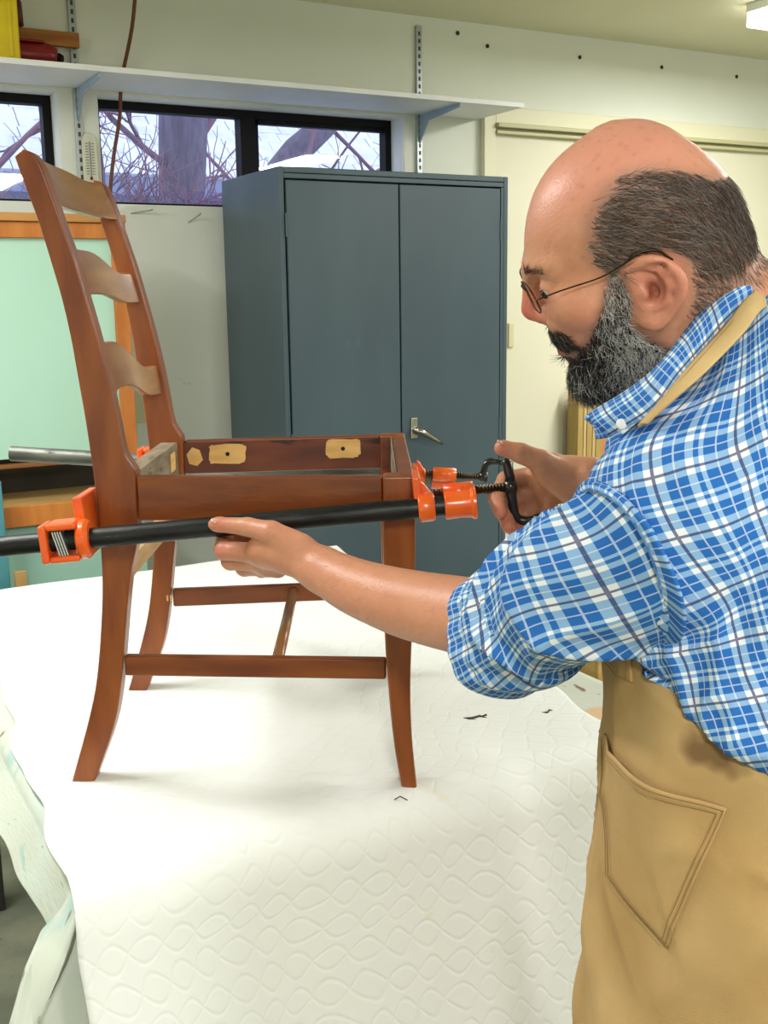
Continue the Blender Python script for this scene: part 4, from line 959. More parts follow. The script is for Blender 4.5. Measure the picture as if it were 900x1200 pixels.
# nails of the two thumbs and a fingertip
m_nail = mat('finger_nail', '#d9a08e', rough=0.3)
for p_, ax_n, ay_n in (((587, 518.5, 1.393), (-.8, -.1, .55), (.6, -.2, .8)), ((251.5, 610, 1.392), (-.95, .1, .2), (.15, -.6, .8))):
    ax_n, nz_n = Vector(ax_n).normalized(), Vector(ay_n).normalized(); sd_ = nz_n.cross(ax_n).normalized(); nz_n = ax_n.cross(sd_)
    Mn = Matrix((ax_n, sd_, nz_n)).transposed().to_4x4(); Mn.translation = Vector(pl_(at(*p_)))
    B().lathe([(.0001, .0011), (.002, .0010), (.0040, .0004), (.0046, -.0012), (.0001, -.0014)], 14, Mn @ Matrix.Diagonal((1.35, 1, 1, 1))).make('nail', m_nail, PERSON, smooth=True)
# ---- strands: hair, beard, moustache, brows
nbV = normals_of(Vb, Qb)
def strands(name, mask, count, length, dirs, lift, cols, width, seed, wild=.25, curl=0.0, off=0.0):
    """count thin three-sided hairs rooted on the skin inside mask"""
    rs = np.random.RandomState(seed)
    fm = mask[Qb].all(1); qs = Qb[fm]
    ar = np.linalg.norm(np.cross(Vb[qs[:, 2]] - Vb[qs[:, 0]], Vb[qs[:, 3]] - Vb[qs[:, 1]]), axis=1)
    f = rs.choice(len(qs), count, p=ar / ar.sum()); uv = rs.rand(count, 2)[:, :, None]
    c = [Vb[qs[f, i]] for i in range(4)]
    P0 = (c[0] * (1 - uv[:, 0]) + c[1] * uv[:, 0]) * (1 - uv[:, 1]) + (c[3] * (1 - uv[:, 0]) + c[2] * uv[:, 0]) * uv[:, 1]
    Nn = nbV[qs[f, 0]]; ql = hl(P0)
    D = dirs(ql) @ HR + rs.randn(count, 3) * wild
    D -= (D * Nn).sum(1)[:, None] * Nn; D /= np.linalg.norm(D, axis=1)[:, None] + 1e-9
    Ln = length(ql) * rs.uniform(.6, 1.15, count)
    Lf = lift * rs.uniform(.4, 1.5, count)
    side = np.cross(Nn, D); rings = []
    cu = rs.randn(count) * curl
    for i, t in enumerate((0, .33, .67, 1.0)):
        C_ = P0 + Nn * (off - .0006) + D * (Ln * t)[:, None] + Nn * (Ln * (Lf * t - Lf * .55 * t * t))[:, None] + side * (cu * Ln * t * t)[:, None]
        w_ = width * (1 - .8 * t)
        rings.append(np.stack([C_ + side * w_, C_ - side * w_ * .5 + Nn * w_ * .8, C_ - side * w_ * .5 - Nn * w_ * .8], 1))
    R_ = np.stack(rings, 1)                                                         # count,4,3,3
    base = np.arange(count)[:, None] * 12; fs = []
    for i in range(3):
        for k in range(3):
            k2 = (k + 1) % 3; fs.append(base + np.array([[i * 3 + k, i * 3 + k2, (i + 1) * 3 + k2, (i + 1) * 3 + k]]))
    F_ = np.concatenate(fs, 0)
    me = bpy.data.meshes.new(name); me.from_pydata((R_.reshape(-1, 3) - BP).tolist(), [], F_.tolist())
    cc = np.repeat(cols(ql, rs)[:, None], 12, 1).reshape(-1, 3)
    at_ = me.color_attributes.new('strand', 'FLOAT_COLOR', 'POINT'); at_.data.foreach_set('color', np.column_stack([cc, np.ones(len(cc))]).astype(np.float32).ravel())
    me.polygons.foreach_set('use_smooth', [True] * len(me.polygons))
    return link(name, me, m_strand, PERSON)
m_strand = attr_mat('hair_strand', 'strand', .45, 0, .4)
def mixc(w, a, b): return L3(a)[None] * (1 - w[:, None]) + L3(b)[None] * w[:, None]
edge = vnoise(q[:, 0] * 160, q[:, 2] * 160, 8) * .004
hz2 = inpoly(q[:, 0] + edge, q[:, 2] + edge, HAIRP) & ishead & ~earm
def hdir(ql):
    d = np.zeros_like(ql); t = np.clip((-ql[:, 0] - .02) / .08, 0, 1)
    d[:, 0] = -.75 + .5 * t; d[:, 2] = -.35 - .75 * t; front_ = np.clip(ql[:, 0] / .035, 0, 1); d[:, 0] -= .1 * front_; return d
def hcol(ql, rs):
    n = len(ql); g = np.clip(rs.rand(n) * 1.0, 0, 1) ** 3; c = mixc(g, '#4d3b31', '#a89e96')
    top = np.clip((ql[:, 2] - .07) / .03, 0, 1); return c * (1 + .5 * top[:, None])
strands('hair', hz2, 11000, lambda ql: np.where(ql[:, 2] < -.005, .012, .021), hdir, .22, hcol, .00034, 11, .22, .12)
bz2 = inpoly(q[:, 0] + edge, q[:, 2] - edge, BEARDP) & ishead & (np.abs(q[:, 1]) < .076) & ~earm & (lips < .15)
must = bz2 & (q[:, 2] > -.040) & (q[:, 0] > .058); brd = bz2 & ~must
def bdir(ql):
    d = np.zeros_like(ql); d[:, 2] = -1; d[:, 0] = np.where(ql[:, 2] < -.05, .35, -.1); return d
def bcol(ql, rs):
    n = len(ql); jaw = np.clip((.062 - ql[:, 0]) / .035, 0, 1); low = np.clip((-.078 - ql[:, 2]) / .02, 0, 1)
    g = (rs.rand(n) < (.12 + .62 * np.maximum(jaw, low * .5))).astype(float) * rs.uniform(.5, 1, n)
    return mixc(g, '#1c1512', '#d6d2cb')
strands('beard', brd, 11000, lambda ql: np.clip(.008 + .012 * (-ql[:, 2] - .0) / .08, .006, .02), bdir, .55, bcol, .00036, 12, .45, .35)
def mdir(ql): d = np.zeros_like(ql); d[:, 1] = np.sign(ql[:, 1]) * .8; d[:, 2] = -.8; d[:, 0] = -.2; return d
strands('moustache', must, 1900, lambda ql: np.full(len(ql), .010), mdir, .5, lambda ql, rs: mixc((rs.rand(len(ql)) < .1) * .7, '#17100d', '#a8a098'), .0003, 13, .25, .2)
brow = ishead & (np.abs(q[:, 2] - .040 + .05 * (np.abs(q[:, 1]) - .02) * .2) < .0042) & (q[:, 0] > .058) & (np.abs(q[:, 1]) > .009) & (np.abs(q[:, 1]) < .044)
def edir(ql): d = np.zeros_like(ql); d[:, 1] = np.sign(ql[:, 1]); d[:, 2] = .25; return d
for s in (-1, 1): strands('eyebrow', brow & (q[:, 1] * s > 0), 190, lambda ql: np.full(len(ql), .008), edir, .35, lambda ql, rs: mixc((rs.rand(len(ql)) < .25) * .6, '#3a2a20', '#8d8379'), .0003, 15 + s, .3)

fa_ax = (WRL - ELL) / np.linalg.norm(WRL - ELL); t_ = (Vb - ELL) @ fa_ax / np.linalg.norm(WRL - ELL)
fm_ = ~ishead & (t_ > .12) & (t_ < 1.05) & (np.linalg.norm(Vb - ELL - t_[:, None] * (WRL - ELL), axis=1) < .07)
ah_ = strands('arm_hair', fm_, 1300, lambda ql: np.full(len(ql), .011), lambda ql: np.repeat((HR @ (fa_ax * .8 + a3((0, 0, -.6))))[None], len(ql), 0), .12, lambda ql, rs: mixc(rs.rand(len(ql)) * .5, '#6b4a36', '#a3826a'), .00014, 21, .3, .2)

# ---- spectacles
GL = empty('eyeglasses', (0, 0, 0)); GL.parent = PERSON
m_wire = mat('bronze_wire', '#3a2c1c', rough=0.3, metallic=0.8)
m_lens = bpy.data.materials.new('lens'); m_lens.use_nodes = True; nt = m_lens.node_tree; nt.nodes.clear()
o_ = nt.nodes.new('ShaderNodeOutputMaterial'); tr = nt.nodes.new('ShaderNodeBsdfTransparent'); gl_ = nt.nodes.new('ShaderNodeBsdfGlossy'); mx_ = nt.nodes.new('ShaderNodeMixShader')
mx_.inputs[0].default_value = .12; gl_.inputs['Roughness'].default_value = .03; nt.links.new(tr.outputs[0], mx_.inputs[1]); nt.links.new(gl_.outputs[0], mx_.inputs[2]); nt.links.new(mx_.outputs[0], o_.inputs[0])
def gp(p): return pl_(hw_((p[0], p[1], p[2] + .0030 * min(1, max(0, (p[0] - .01) / .06)))))
for s in (-1, 1):
    ring = []
    for k in range(28):
        t = 2 * PI * k / 28; y = s * (.0325 + .0225 * math.copysign(abs(math.cos(t)) ** .8, math.cos(t))); z = .0165 + .0150 * math.copysign(abs(math.sin(t)) ** .85, math.sin(t))
        ring.append((.0955 - .55 * max(0, abs(y) - .02) ** 1.0 * .35 + .12 * (z - .0165), y, z))
    B().tube([gp(p) for p in ring + ring[:2]], .0008, 6, caps=False).make('rim', m_wire, GL, smooth=True)
    c0 = np.mean(ring, 0)
    B().loft([[gp(c0 + (a3(p) - c0) * .99 - a3((.0004, 0, 0))) for p in ring], [gp(c0 + (a3(p) - c0) * .99 + a3((.0004, 0, 0))) for p in ring]]).make('lens', m_lens, GL)
    B().tube([gp(p) for p in crom([(.089, s * .0555, .0185), (.086, s * .0625, .0195), (.060, s * .0695, .0215), (.03, s * .0765, .0235), (.008, s * .0815, .0300), (-.004, s * .0805, .0335), (-.020, s * .080, .0300), (-.03, s * .079, .017)], 4)], [.0009] * 4 + [.0007] * 14 + [.0012] * 11, 6).make('temple_arm', m_wire, GL, smooth=True)
B().tube([gp(p) for p in crom([(.0955, -.0105, .018), (.0985, -.005, .0215), (.099, 0, .0225), (.0985, .005, .0215), (.0955, .0105, .018)], 4)], .0009, 6).make('bridge', m_wire, GL, smooth=True)

# ================================================================ clothes
def plaid(name):
    m = bpy.data.materials.new(name); m.use_nodes = True; nt = m.node_tree; N = nt.nodes; L = nt.links; b = N['Principled BSDF']
    b.inputs['Roughness'].default_value = .85; b.inputs['Specular IOR Level'].default_value = .15
    uv = N.new('ShaderNodeUVMap'); sp = N.new('ShaderNodeSeparateXYZ'); L.new(uv.outputs[0], sp.inputs[0])
    def mth(op, a, bb=None, c=None):
        n = N.new('ShaderNodeMath'); n.operation = op
        for i, v in enumerate((a, bb, c)):
            if v is None: continue
            if isinstance(v, (int, float)): n.inputs[i].default_value = v
            else: L.new(v, n.inputs[i])
        return n.outputs[0]
    def band(x, per, cen, half):   # 1 inside a stripe
        fr = mth('FRACT', mth('DIVIDE', x, per)); d = mth('ABSOLUTE', mth('SUBTRACT', fr, cen)); return mth('LESS_THAN', d, half)
    p = 0.050
    def fam(x):
        blue = mth('MAXIMUM', mth('MAXIMUM', band(x, p, .18, .125), band(x, p, .66, .15)), band(x, p, .425, .03))
        navy = band(x, p, .92, .022); wl = mth('MAXIMUM', band(x, p, .18, .011), band(x, p, .66, .011))
        return blue, navy, wl
    bu, nu_, wu = fam(sp.outputs[0]); bv, nv_, wv = fam(sp.outputs[1])
    s = mth('ADD', bu, bv)
    r = N.new('ShaderNodeValToRGB'); r.color_ramp.interpolation = 'CONSTANT'
    r.color_ramp.elements[0].color = lin('#e4e8ec'); r.color_ramp.elements[1].position = .25; r.color_ramp.elements[1].color = lin('#8bb0d6')
    e = r.color_ramp.elements.new(.75); e.color = lin('#2c69b4'); L.new(mth('MULTIPLY', s, .5), r.inputs[0])
    def mixf(f, out, c, k):
        mx = N.new('ShaderNodeMix'); mx.data_type = 'RGBA'; L.new(mth('MULTIPLY', f, k), mx.inputs[0]); L.new(out, mx.inputs[6]); mx.inputs[7].default_value = lin(c); return mx.outputs[2]
    out = mixf(mth('MAXIMUM', wu, wv), r.outputs[0], '#dfe8f2', .5)
    out = mixf(mth('MAXIMUM', nu_, nv_), out, '#262a66', .8)
    nz = N.new('ShaderNodeTexNoise'); nz.inputs['Scale'].default_value = 900; L.new(uv.outputs[0], nz.inputs['Vector'])
    bp = N.new('ShaderNodeBump'); bp.inputs['Strength'].default_value = .15; bp.inputs['Distance'].default_value = .001; L.new(nz.outputs[0], bp.inputs['Height']); L.new(bp.outputs[0], b.inputs['Normal'])
    L.new(out, b.inputs['Base Color']); return m
m_plaid = plaid('blue_plaid')
m_tan = mat('tan_duck', '#bf9f6d', '#ab8a58', rough=0.85, scale=7, c3='#7d6140', s3=9, t3=0.66, bump=0.12, bscale=700, spec=0.2)
m_tan2 = mat('tan_strap', '#cdb07c', '#be9f6c', rough=0.85, scale=12, bump=0.1, bscale=700, spec=0.2)
m_seam = mat('seam_thread', '#8a6c40', rough=0.8)

def uvmesh(name, Vv, Q, UV):
    me = bpy.data.meshes.new(name); me.from_pydata((Vv - BP).tolist(), [], Q.tolist())
    uvl = me.uv_layers.new(name='UVMap'); uvl.data.foreach_set('uv', UV[Q.reshape(-1)].astype(np.float32).ravel())
    me.polygons.foreach_set('use_smooth', [True] * len(me.polygons)); return me
def ridges(u, v, seed, sharp=1.6):
    n = vnoise(u, v, seed) * .7 + vnoise(u * 2.1 + 5, v * 2.1, seed + 1) * .3
    return (1 - np.abs(n) * 1.6).clip(0, 1) ** sharp

POCKET = [(3, 1.010), (59, 1.0), (43, .852), (14, .878)]; CPOCKET = [(-19, 1.115), (14.5, 1.11), (19, 1.08), (-8, 1.072)]
HEM_A = [-180, -130, -90, -60, -30, -9, 17.5, 26.5, 41, 57, 71, 81, 100, 140, 180]
HEM_Z = [1.0, 1.0, 1.03, 1.07, 1.085, 1.085, 1.107, 1.095, 1.083, 1.060, 1.038, 1.025, 1.01, 1.0, 1.0]
# apron surface round the hips: angle a from the front (-x) towards the camera side (-y)
def apron_pt(a, z, off=0.0):
    """vectorised; a in radians"""
    cx = np.interp(z, [0.3, .70, .80, .92, 1.05, 1.2, 1.32], [.372, .368, .367, .367, .368, .372, .365])
    cy = -.638
    rx = np.interp(z, [0.3, .62, .72, .80, .90, 1.0, 1.08, 1.2, 1.32], [.185, .170, .163, .159, .155, .151, .149, .140, .125]) + off
    ry = np.interp(z, [0.3, .70, .80, .92, 1.05, 1.2, 1.32], [.215, .195, .188, .183, .178, .172, .165]) + off
    f = vnoise(a * 3.2, z * 9, 21) * .007 + vnoise(a * 2 + z * 14, z * 3, 22) * .009 * np.clip((1.02 - z) / .3, 0, 1) + (1 - np.abs(vnoise(a * 1.6 - z * 7 + 3, z * 9 + a * 2.2, 24))) ** 4 * .004 * np.clip((z - .75) / .1, 0, 1)
    rx = rx + f; ry = ry + f
    return np.stack([cx - rx * np.cos(a), cy - ry * np.sin(a), z], -1)
AP = empty('apron', (0, 0, 0)); AP.parent = PERSON
na_, nz_ = 150, 150
al = np.radians(np.linspace(-118, 118, na_)); tz = np.linspace(0, 1, nz_)
ztop = np.interp(np.degrees(al), [-118, -90, -70, -62, -40, 5, 12, 30, 57, 71, 90, 118], [.99, 1.03, 1.06, 1.2, 1.24, 1.24, 1.145, 1.12, 1.085, 1.06, 1.04, 1.0])
Zg = .34 + (ztop - .34)[None] * tz[:, None]; Ag = np.repeat(al[None], nz_, 0)
hz_ = np.interp(np.degrees(Ag), HEM_A, HEM_Z); tk = np.clip((Zg - hz_ + .012) / .03, 0, 1); tk = tk * tk * (3 - 2 * tk) * np.clip((np.degrees(Ag) - 9) / 8, 0, 1)
Pg = apron_pt(Ag, Zg, -.030 * tk)      # tucks in under the shirt's overhang
am = grid_mesh('apron_cloth', Pg - BP, np.stack([Ag * .17, Zg], -1)); ao = link('apron_cloth', am, m_tan, AP)
so = ao.modifiers.new('thickness', 'SOLIDIFY'); so.thickness = .0018; so.offset = 1
def apron_patch(name, corners, off, n=26):
    """corners (a deg, z) in order top-left, top-right, bottom-right, bottom-left; a bowed quad lying on the apron"""
    C = [a3((math.radians(c[0]), c[1])) for c in corners]; s, t = np.meshgrid(np.linspace(0, 1, n), np.linspace(0, 1, n))
    G = (C[0] * (1 - s)[..., None] + C[1] * s[..., None]) * (1 - t)[..., None] + (C[3] * (1 - s)[..., None] + C[2] * s[..., None]) * t[..., None]
    return G
def on_apron(pts, off): pts = np.array(pts); return [tuple(p) for p in apron_pt(np.radians(pts[:, 0]), pts[:, 1], off) - BP]
def pocket(name, corners, stitch):
    G = apron_patch(name, corners, 0); gap = .0035 + .010 * (1 - np.linspace(0, 1, G.shape[0])[:, None]) ** 3 * np.sin(np.linspace(0, PI, G.shape[1]))[None]
    P_ = apron_pt(G[..., 0], G[..., 1], 0) ; O_ = apron_pt(G[..., 0], G[..., 1], 1.0); nrm = O_ - P_; nrm /= np.linalg.norm(nrm, axis=-1)[..., None]
    o = link(name, grid_mesh(name, P_ + nrm * gap[..., None] - BP, np.stack([G[..., 0] * .17, G[..., 1]], -1)), m_tan, AP)
    so = o.modifiers.new('thickness', 'SOLIDIFY'); so.thickness = .0022; so.offset = 1
    for ins in stitch:
        b = B(); C = [a3(c) for c in corners]; mid = sum(C) / 4; cc = [c + (mid - c) * ins for c in C]
        for i, j in ((0, 1), (1, 2), (2, 3), (3, 0)):
            pts = [cc[i] + (cc[j] - cc[i]) * t for t in np.linspace(0, 1, 24)]
            row = []
            for p in pts:
                P0 = apron_pt(np.array([math.radians(p[0])]), np.array([p[1]]), 0)[0]; P1 = apron_pt(np.array([math.radians(p[0])]), np.array([p[1]]), 1.)[0]
                w = (P1 - P0) / np.linalg.norm(P1 - P0)
                row.append(tuple(P0 + w * (.0062 + (.009 * math.sin(PI * (len(row) / 23)) if i == 0 else 0)) - BP))
            b.tube(row, .0005, 4)
        b.make('stitching', m_seam, o)
    return o
pocket('hip_pocket', POCKET, (.03, .10))
pocket('chest_pocket', CPOCKET, (.08,))

# shirt body
SF = Field(); trunk(SF, .004, .045)
Vs, Qs = SF.mesh(.005, clip=(a3((-1, -2, .80)), a3((2, 2, 2))))
Vs = smooth_mesh(Vs, Qs, 3)
ang = np.arctan2(-(Vs[:, 1] + .635), -(Vs[:, 0] - .368))                              # 0 = front, + = camera side
zb = np.interp(np.degrees(ang), HEM_A, HEM_Z)
us_, vs_, ct_, st_ = ang * .165, Vs[:, 2], math.cos(.38), math.sin(.38)
UVs = np.stack([us_ * ct_ + vs_ * st_, vs_ * ct_ - us_ * st_], -1)       # the cloth hangs aslant on the stooping back
Ns = normals_of(Vs, Qs)
fold = ridges(ang * 2.2 - Vs[:, 2] * 7, Vs[:, 2] * 9 + ang * 3.0, 31) * .017 * np.clip((1.22 - Vs[:, 2]) / .15, .25, 1) + vnoise(ang * 6, Vs[:, 2] * 22, 33) * .0025 + (1 - np.abs(np.sin(ang * 5 - Vs[:, 2] * 26 + 1.5 * vnoise(ang * 2, Vs[:, 2] * 6, 35)))) ** 4 * .007 * np.clip((1.20 - Vs[:, 2]) / .1, 0, 1)
blouse = np.exp(-((Vs[:, 2] - zb - .055) / .06) ** 2) * .016
cut = np.clip((zb + .012 - Vs[:, 2]) / .03, 0, 1)
neck_ = np.clip((hl(Vs)[:, 0] + .02) / .05, 0, 1)
below = np.clip(zb - Vs[:, 2], 0, .05)
rad = np.stack([-np.cos(ang), -np.sin(ang), 0 * ang], 1)
Vs2 = Vs + Ns * (fold * (1 - cut * .6) + blouse)[:, None]
Vs2[:, 2] = np.where(Vs[:, 2] < zb, zb + (Vs2[:, 2] - Vs[:, 2]) - below * .12, Vs2[:, 2])
Vs2 = Vs2 - rad * (below * .75)[:, None]
c0_ = at(727, 655, .955); m0_ = a3((-.85, -.35, -.40)); inside = np.clip(((Vs - c0_) @ m0_ + .008) / .012, 0, 1) * (np.linalg.norm(Vs - c0_, axis=1) < .13)
Vs2 = np.where(inside[:, None] > 0, Vs2 * (1 - inside[:, None]) + (Vs - Ns * .02) * inside[:, None], Vs2)
keep = ((Vs[:, 2] > zb - .045)[Qs]).all(1) & ~((np.linalg.norm(hl(Vs)[:, :2] * a3((1, 1)) - a3((-.07, 0)), axis=1) < .050) & (hl(Vs)[:, 2] > -.20) & (Vs[:, 2] > 1.38))[Qs].any(1)
keep &= ~((inside > .6)[Qs].all(1))
SHIRT = link('shirt', uvmesh('shirt', Vs2, Qs[keep], UVs), m_plaid, PERSON)
so = SHIRT.modifiers.new('thickness', 'SOLIDIFY'); so.thickness = .0015; so.offset = -1

# sleeves: swept tubes with diagonal folds
def sleeve(name, path, rad, seed, m0=None, nu=160, nv=110, amp=.015, tw=1.0, phase=0.0):
    P = np.array(crom(path, 26)); n = len(P); R_ = np.interp(np.linspace(0, 1, n), np.linspace(0, 1, len(rad)), rad)
    T_ = np.gradient(P, axis=0); T_ /= np.linalg.norm(T_, axis=1)[:, None]
    upv = a3((0, 0, 1)); S = np.cumsum(np.r_[0, np.linalg.norm(np.diff(P, axis=0), axis=1)])
    th = np.linspace(0, 2 * PI, nu); rows = []; uvs = []
    if m0 is not None:      # the armhole is cut aslant: ring planes turn from the armhole's to the arm's
        m0 = a3(m0) / np.linalg.norm(m0); wt = np.clip(1 - S / (S[-1] * .6), 0, 1)[:, None]; wt = wt * wt * (3 - 2 * wt)
        T_ = T_ * (1 - wt) + m0 * wt; T_ /= np.linalg.norm(T_, axis=1)[:, None]
    for i in range(n):
        n1 = upv - T_[i] * (upv @ T_[i]); n1 /= np.linalg.norm(n1); n2 = np.cross(T_[i], n1)
        x = th / (2 * PI) * 6
        per = lambda s_, k_: vnoise(np.cos(th) * k_ + 40, np.sin(th) * k_ + S[i] * s_ + 40, seed)
        f = (1 - np.abs(vnoise(np.cos(th) * 1.3 + S[i] * 9 * tw + 30, np.sin(th) * 1.3 + S[i] * 13 + 30, seed)) * 1.7).clip(0, 1) ** 1.7 * amp
        f += vnoise(np.cos(th) * 3 + S[i] * 22 + 30, np.sin(th) * 3 + 30 - S[i] * 9, seed + 1) * .0012
        f *= min(1, .35 + S[i] * 12)
        sag = .010 * np.clip(-np.cos(th), 0, 1)
        r_l = R_[i] + f + sag
        rows.append(P[i] + (np.cos(th)[:, None] * n1 + np.sin(th)[:, None] * n2) * r_l[:, None])
        uvs.append(np.stack([th * .070 + phase + .26 * S[i], np.full(nu, S[i] * .72)], -1))
    return np.array(rows), np.array(uvs), P, T_
sl_path = [at(727, 655, .955), SHL * .88 + ELL * .12 + a3((0, 0, -.004)), SHL * .60 + ELL * .40, SHL * .30 + ELL * .70, ELL * .98 + SHL * .02]
G_, UVg, Pc, Tc = sleeve('sleeve', sl_path, [.074, .074, .068, .061, .054], 41, (-.85, -.35, -.40))
for i in range(int(len(G_) * .5)):          # the sleeve head lies over the shoulder of the shirt
    rad_ = G_[i] - Pc[i]; rad_ /= np.linalg.norm(rad_, axis=1)[:, None]; ok_ = rad_[:, 1] < .25
    for _ in range(22):
        ins = ok_ & (SF.ev(G_[i]) < .006 * min(1, .5 + i * .05))
        if not ins.any(): break
        G_[i][ins] += rad_[ins] * .003
for i in range(34):                          # and its set-in edge is drawn down on to it
    rad_ = G_[i] - Pc[i]; rad_ /= np.linalg.norm(rad_, axis=1)[:, None]
    for _ in range(16):
        outp = SF.ev(G_[i]) > .008 + .00012 * i * i
        if not outp.any(): break
        G_[i][outp] -= rad_[outp] * .0025
G0_ = G_.copy()
for _ in range(14): G_[1:-1] = G_[1:-1] * .5 + (G_[:-2] + G_[2:]) * .25; G_[:, 1:-1] = G_[:, 1:-1] * .6 + (G_[:, :-2] + G_[:, 2:]) * .2
wk_ = np.clip((np.linspace(0, 1, len(G_)) - .33) / .2, 0, 1)[:, None, None]; G_ = G_ * (1 - wk_) + G0_ * wk_
# slanting creases that run from under the arm up to the elbow
sg_ = np.linspace(0, 1, len(G_))[:, None]; tg_ = np.linspace(0, 2 * PI, G_.shape[1])[None]
cr_ = (1 - np.abs(np.sin(tg_ * 2 + sg_ * 9 + .8 * np.sin(sg_ * 7)))) ** 3 * .0085 * np.exp(-((sg_ - .5) / .28) ** 2) - .003
rd_ = G_ - Pc[:, None]; rd_ /= np.linalg.norm(rd_, axis=2)[..., None]; G_ = G_ + rd_ * (cr_ * np.clip(sg_ / .15, 0, 1))[..., None]
sl = link('sleeve', grid_mesh('sleeve', G_ - BP, UVg), m_plaid, SHIRT)
so = sl.modifiers.new('thickness', 'SOLIDIFY'); so.thickness = .0015; so.offset = -1
# raised armhole seam where the sleeve is set in
ringp = G_[1] + (G_[1] - Pc[1]) * .01
B().tube([tuple(p - BP) for p in ringp], .0026, 6, caps=False, flat=.6).make('armhole_seam', mat('blue_seam', '#2f67b0', '#6f9ccc', rough=.9, scale=120), SHIRT, smooth=True)
# rolled cuff: two thick turns
def cuff(path, r0, name, seed, par):
    P = np.array(crom(path, 8)); n = len(P); T_ = (P[-1] - P[0]) / np.linalg.norm(P[-1] - P[0]); upv = a3((0, 0, 1)); n1 = upv - T_ * (upv @ T_); n1 /= np.linalg.norm(n1); n2 = np.cross(T_, n1)
    th = np.linspace(0, 2 * PI, 100); L_ = np.linalg.norm(P[-1] - P[0])
    prof = [(0.06, -.020), (0.02, -.010), (0.0, .000), (.04, .007), (.25, .010), (.45, .009), (.60, .008), (.63, .003), (.66, .006), (.85, .009), (.97, .006), (1.0, -.002), (.95, -.012), (.6, -.016)]
    rows, uvs, acc = [], [], 0; prof = [tuple(x) for x in crom(prof, 3)]
    for i, (s_, dr) in enumerate(prof):
        wv = vnoise(np.cos(th) * 1.6 + 20, np.sin(th) * 1.6 + 20 + s_ * 1.5, seed) * .0065 + vnoise(np.cos(th) * 4 + 20, np.sin(th) * 4 + 20 + s_ * 4, seed + 1) * .0028
        sag = .014 * np.clip(-np.cos(th) - .1, 0, 1)
        c = P[0] + T_ * L_ * s_ + T_[None] * (vnoise(np.cos(th) * 1.2 + 9, np.sin(th) * 1.2 + 9, seed + 2) * .008)[:, None]
        rows.append(c + (np.cos(th)[:, None] * n1 + np.sin(th)[:, None] * n2) * (r0 + dr + wv + sag)[:, None]); uvs.append(np.stack([th * .08, np.full(100, i * .0042)], -1))
    o = link(name, grid_mesh(name, np.array(rows) - BP, np.array(uvs)), m_plaid, par); so = o.modifiers.new('thickness', 'SOLIDIFY'); so.thickness = .0015; so.offset = -1
    return o
ax_ = (ELL - SHL) / np.linalg.norm(ELL - SHL)
cuff([ELL - ax_ * .085, ELL - ax_ * .04, ELL + ax_ * .034], .0545, 'cuff', 51, SHIRT)
G2, UV2, P2, T2 = sleeve('sleeve', [SHR + a3((.03, 0, 0)), SHR, (SHR + ELR) / 2, ELR], [.072, .070, .064, .056], 43)
sl2 = link('sleeve', grid_mesh('sleeve', G2 - BP, UV2), m_plaid, SHIRT); so = sl2.modifiers.new('thickness', 'SOLIDIFY'); so.thickness = .0015; so.offset = -1
ax2 = (WRR - ELR) / np.linalg.norm(WRR - ELR)
cuff([ELR - ax2 * .03, ELR + ax2 * .02, ELR + ax2 * .06], .052, 'cuff', 55, SHIRT)

# collar, neck strap: strips through measured points
def strip(name, A, Bb, m, par, th, uvw, belly=.004, n=10):
    A, Bb = np.array(crom(A, 8)), np.array(crom(Bb, 8)); k = min(len(A), len(Bb)); A, Bb = A[:k], Bb[:k]
    t = np.linspace(0, 1, n)[:, None, None]
    G = A[None] * (1 - t) + Bb[None] * t
    d = np.gradient(A, axis=0); nn = np.cross(d, Bb - A); nn /= np.linalg.norm(nn, axis=1)[:, None]
    if (nn[k // 2] @ (RCAM - A[k // 2])) < 0: nn = -nn
    G = G + nn[None] * (np.sin(t * PI) * belly)
    S = np.cumsum(np.r_[0, np.linalg.norm(np.diff(A, axis=0), axis=1)])
    UV = np.stack([np.repeat(S[None], n, 0), np.repeat(t[:, :, 0] * uvw, k, 1)], -1)
    o = link(name, grid_mesh(name, G - BP, UV), m, par); so = o.modifiers.new('thickness', 'SOLIDIFY'); so.thickness = th; so.offset = 0
    return o
top_e = [at(912, 316, 1.06), at(868, 330, .978), at(824, 364, .965), at(779, 421, .938), at(745, 452, .950), at(690, 486, .990)]
bot_e = [at(922, 336, 1.05), at(879, 350, .968), at(832, 398, .940), at(797, 440, .912), at(768, 480, .915), at(716, 511, .965)]
strip('collar', top_e, bot_e, m_plaid, SHIRT, .004, .05, .006)
strip('collar', [at(690, 486, .995), at(684, 489, 1.01), at(690, 486, 1.04), at(715, 470, 1.07)], [at(716, 511, .975), at(705, 514, 1.0), at(700, 512, 1.04), at(725, 500, 1.07)], m_plaid, SHIRT, .003, .04, .003)
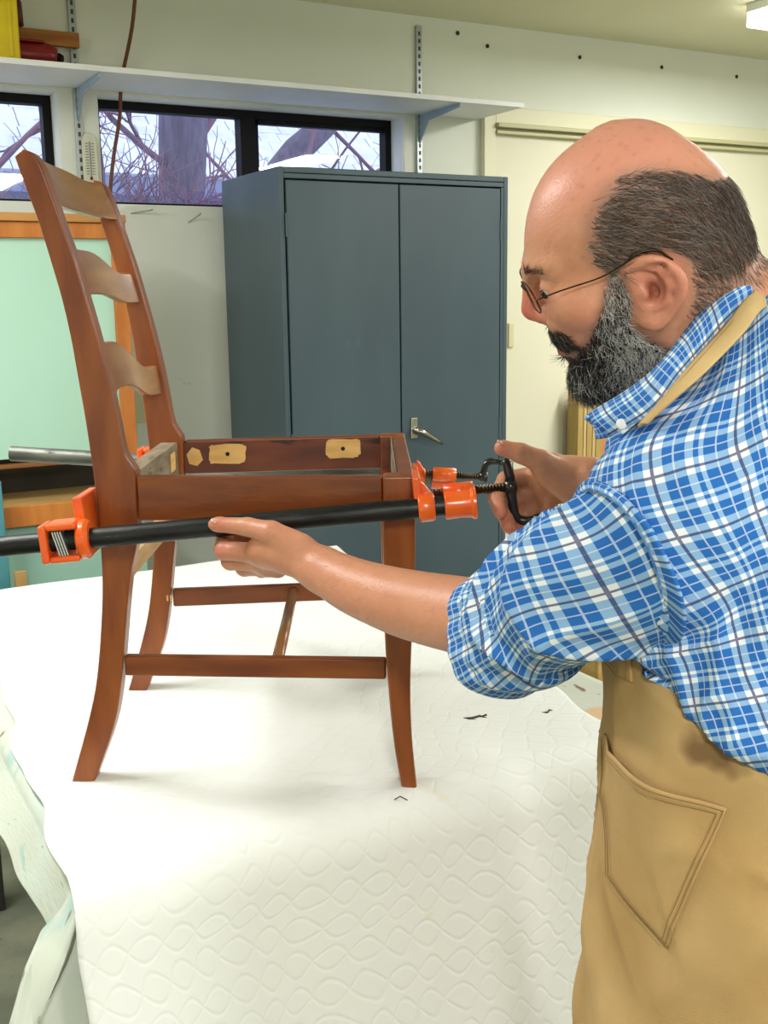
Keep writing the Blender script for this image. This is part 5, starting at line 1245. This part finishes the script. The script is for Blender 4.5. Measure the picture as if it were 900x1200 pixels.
B().lathe([(.0001, .0016), (.003, .0016), (.0048, .0012), (.0048, 0), (.0001, 0)], 14, Matrix.Translation(pl_(at(728, 497, .945))) @ Vector((-.35, -.9, .1)).to_track_quat('Z', 'Y').to_matrix().to_4x4()).make('button', mat('shirt_button', '#dfe3e6', rough=.3), SHIRT, smooth=True)
strap = strip('neck_strap', [at(915, 331, 1.045), at(880, 345, .962), at(849, 383, .935), at(806, 432, .905), at(766, 480, .902), at(748, 500, .908)],
      [at(925, 350, 1.04), at(893, 362, .954), at(872, 389, .925), at(825, 437, .893), at(780, 476, .890), at(758, 497, .898)], m_tan2, AP, .003, .03, .002)
B().tube([tuple(p - BP) for p in crom([at(881.5, 347, .956), at(852, 384, .929), at(809, 432, .899), at(768, 479, .896)], 8)], .0006, 4).make('stitching', m_seam, AP)

# trousers and shoes below the apron
m_tr = mat('dark_trousers', '#2d3440', '#3a4250', rough=.9, scale=20)
m_shoe = mat('brown_shoe', '#3a2618', rough=.5)
TF = Field(); TF.ell((.371, -.638, .935), (.137, .169, .165), .04)
for s in (-1, 1):
    hip, ank = a3((.375, -.64 + s * .082, .86)), a3((.40, -.64 + s * .12, .07)); knee = (hip + ank) / 2 + a3((-.03, 0, 0))
    TF.chain([hip, knee, ank], [.084, .066, .058], .03)
Vt, Qt = TF.mesh(.009); link('trousers', uvmesh('trousers', smooth_mesh(Vt, Qt, 2), Qt, Vt[:, :2]), m_tr, PERSON)
for s in (-1, 1):
    ank = a3((.40, -.64 + s * .12, .07))
    c = ank + a3((-.04, 0, -.02))
    b = B(); R = []
    for x, w_, h_ in ((.115, .015, .05), (.10, .035, .075), (.03, .04, .085), (-.05, .042, .07), (-.12, .046, .05), (-.165, .04, .04), (-.185, .018, .03)):
        R.append([(c[0] + x - BP[0], c[1] + w_ * math.cos(t) - BP[1], max(0.0, h_ * .5 + h_ * .5 * math.sin(t))) for t in np.linspace(0, 2 * PI, 14, endpoint=False)])
    b.loft(R).make('shoe', m_shoe, PERSON, smooth=True)
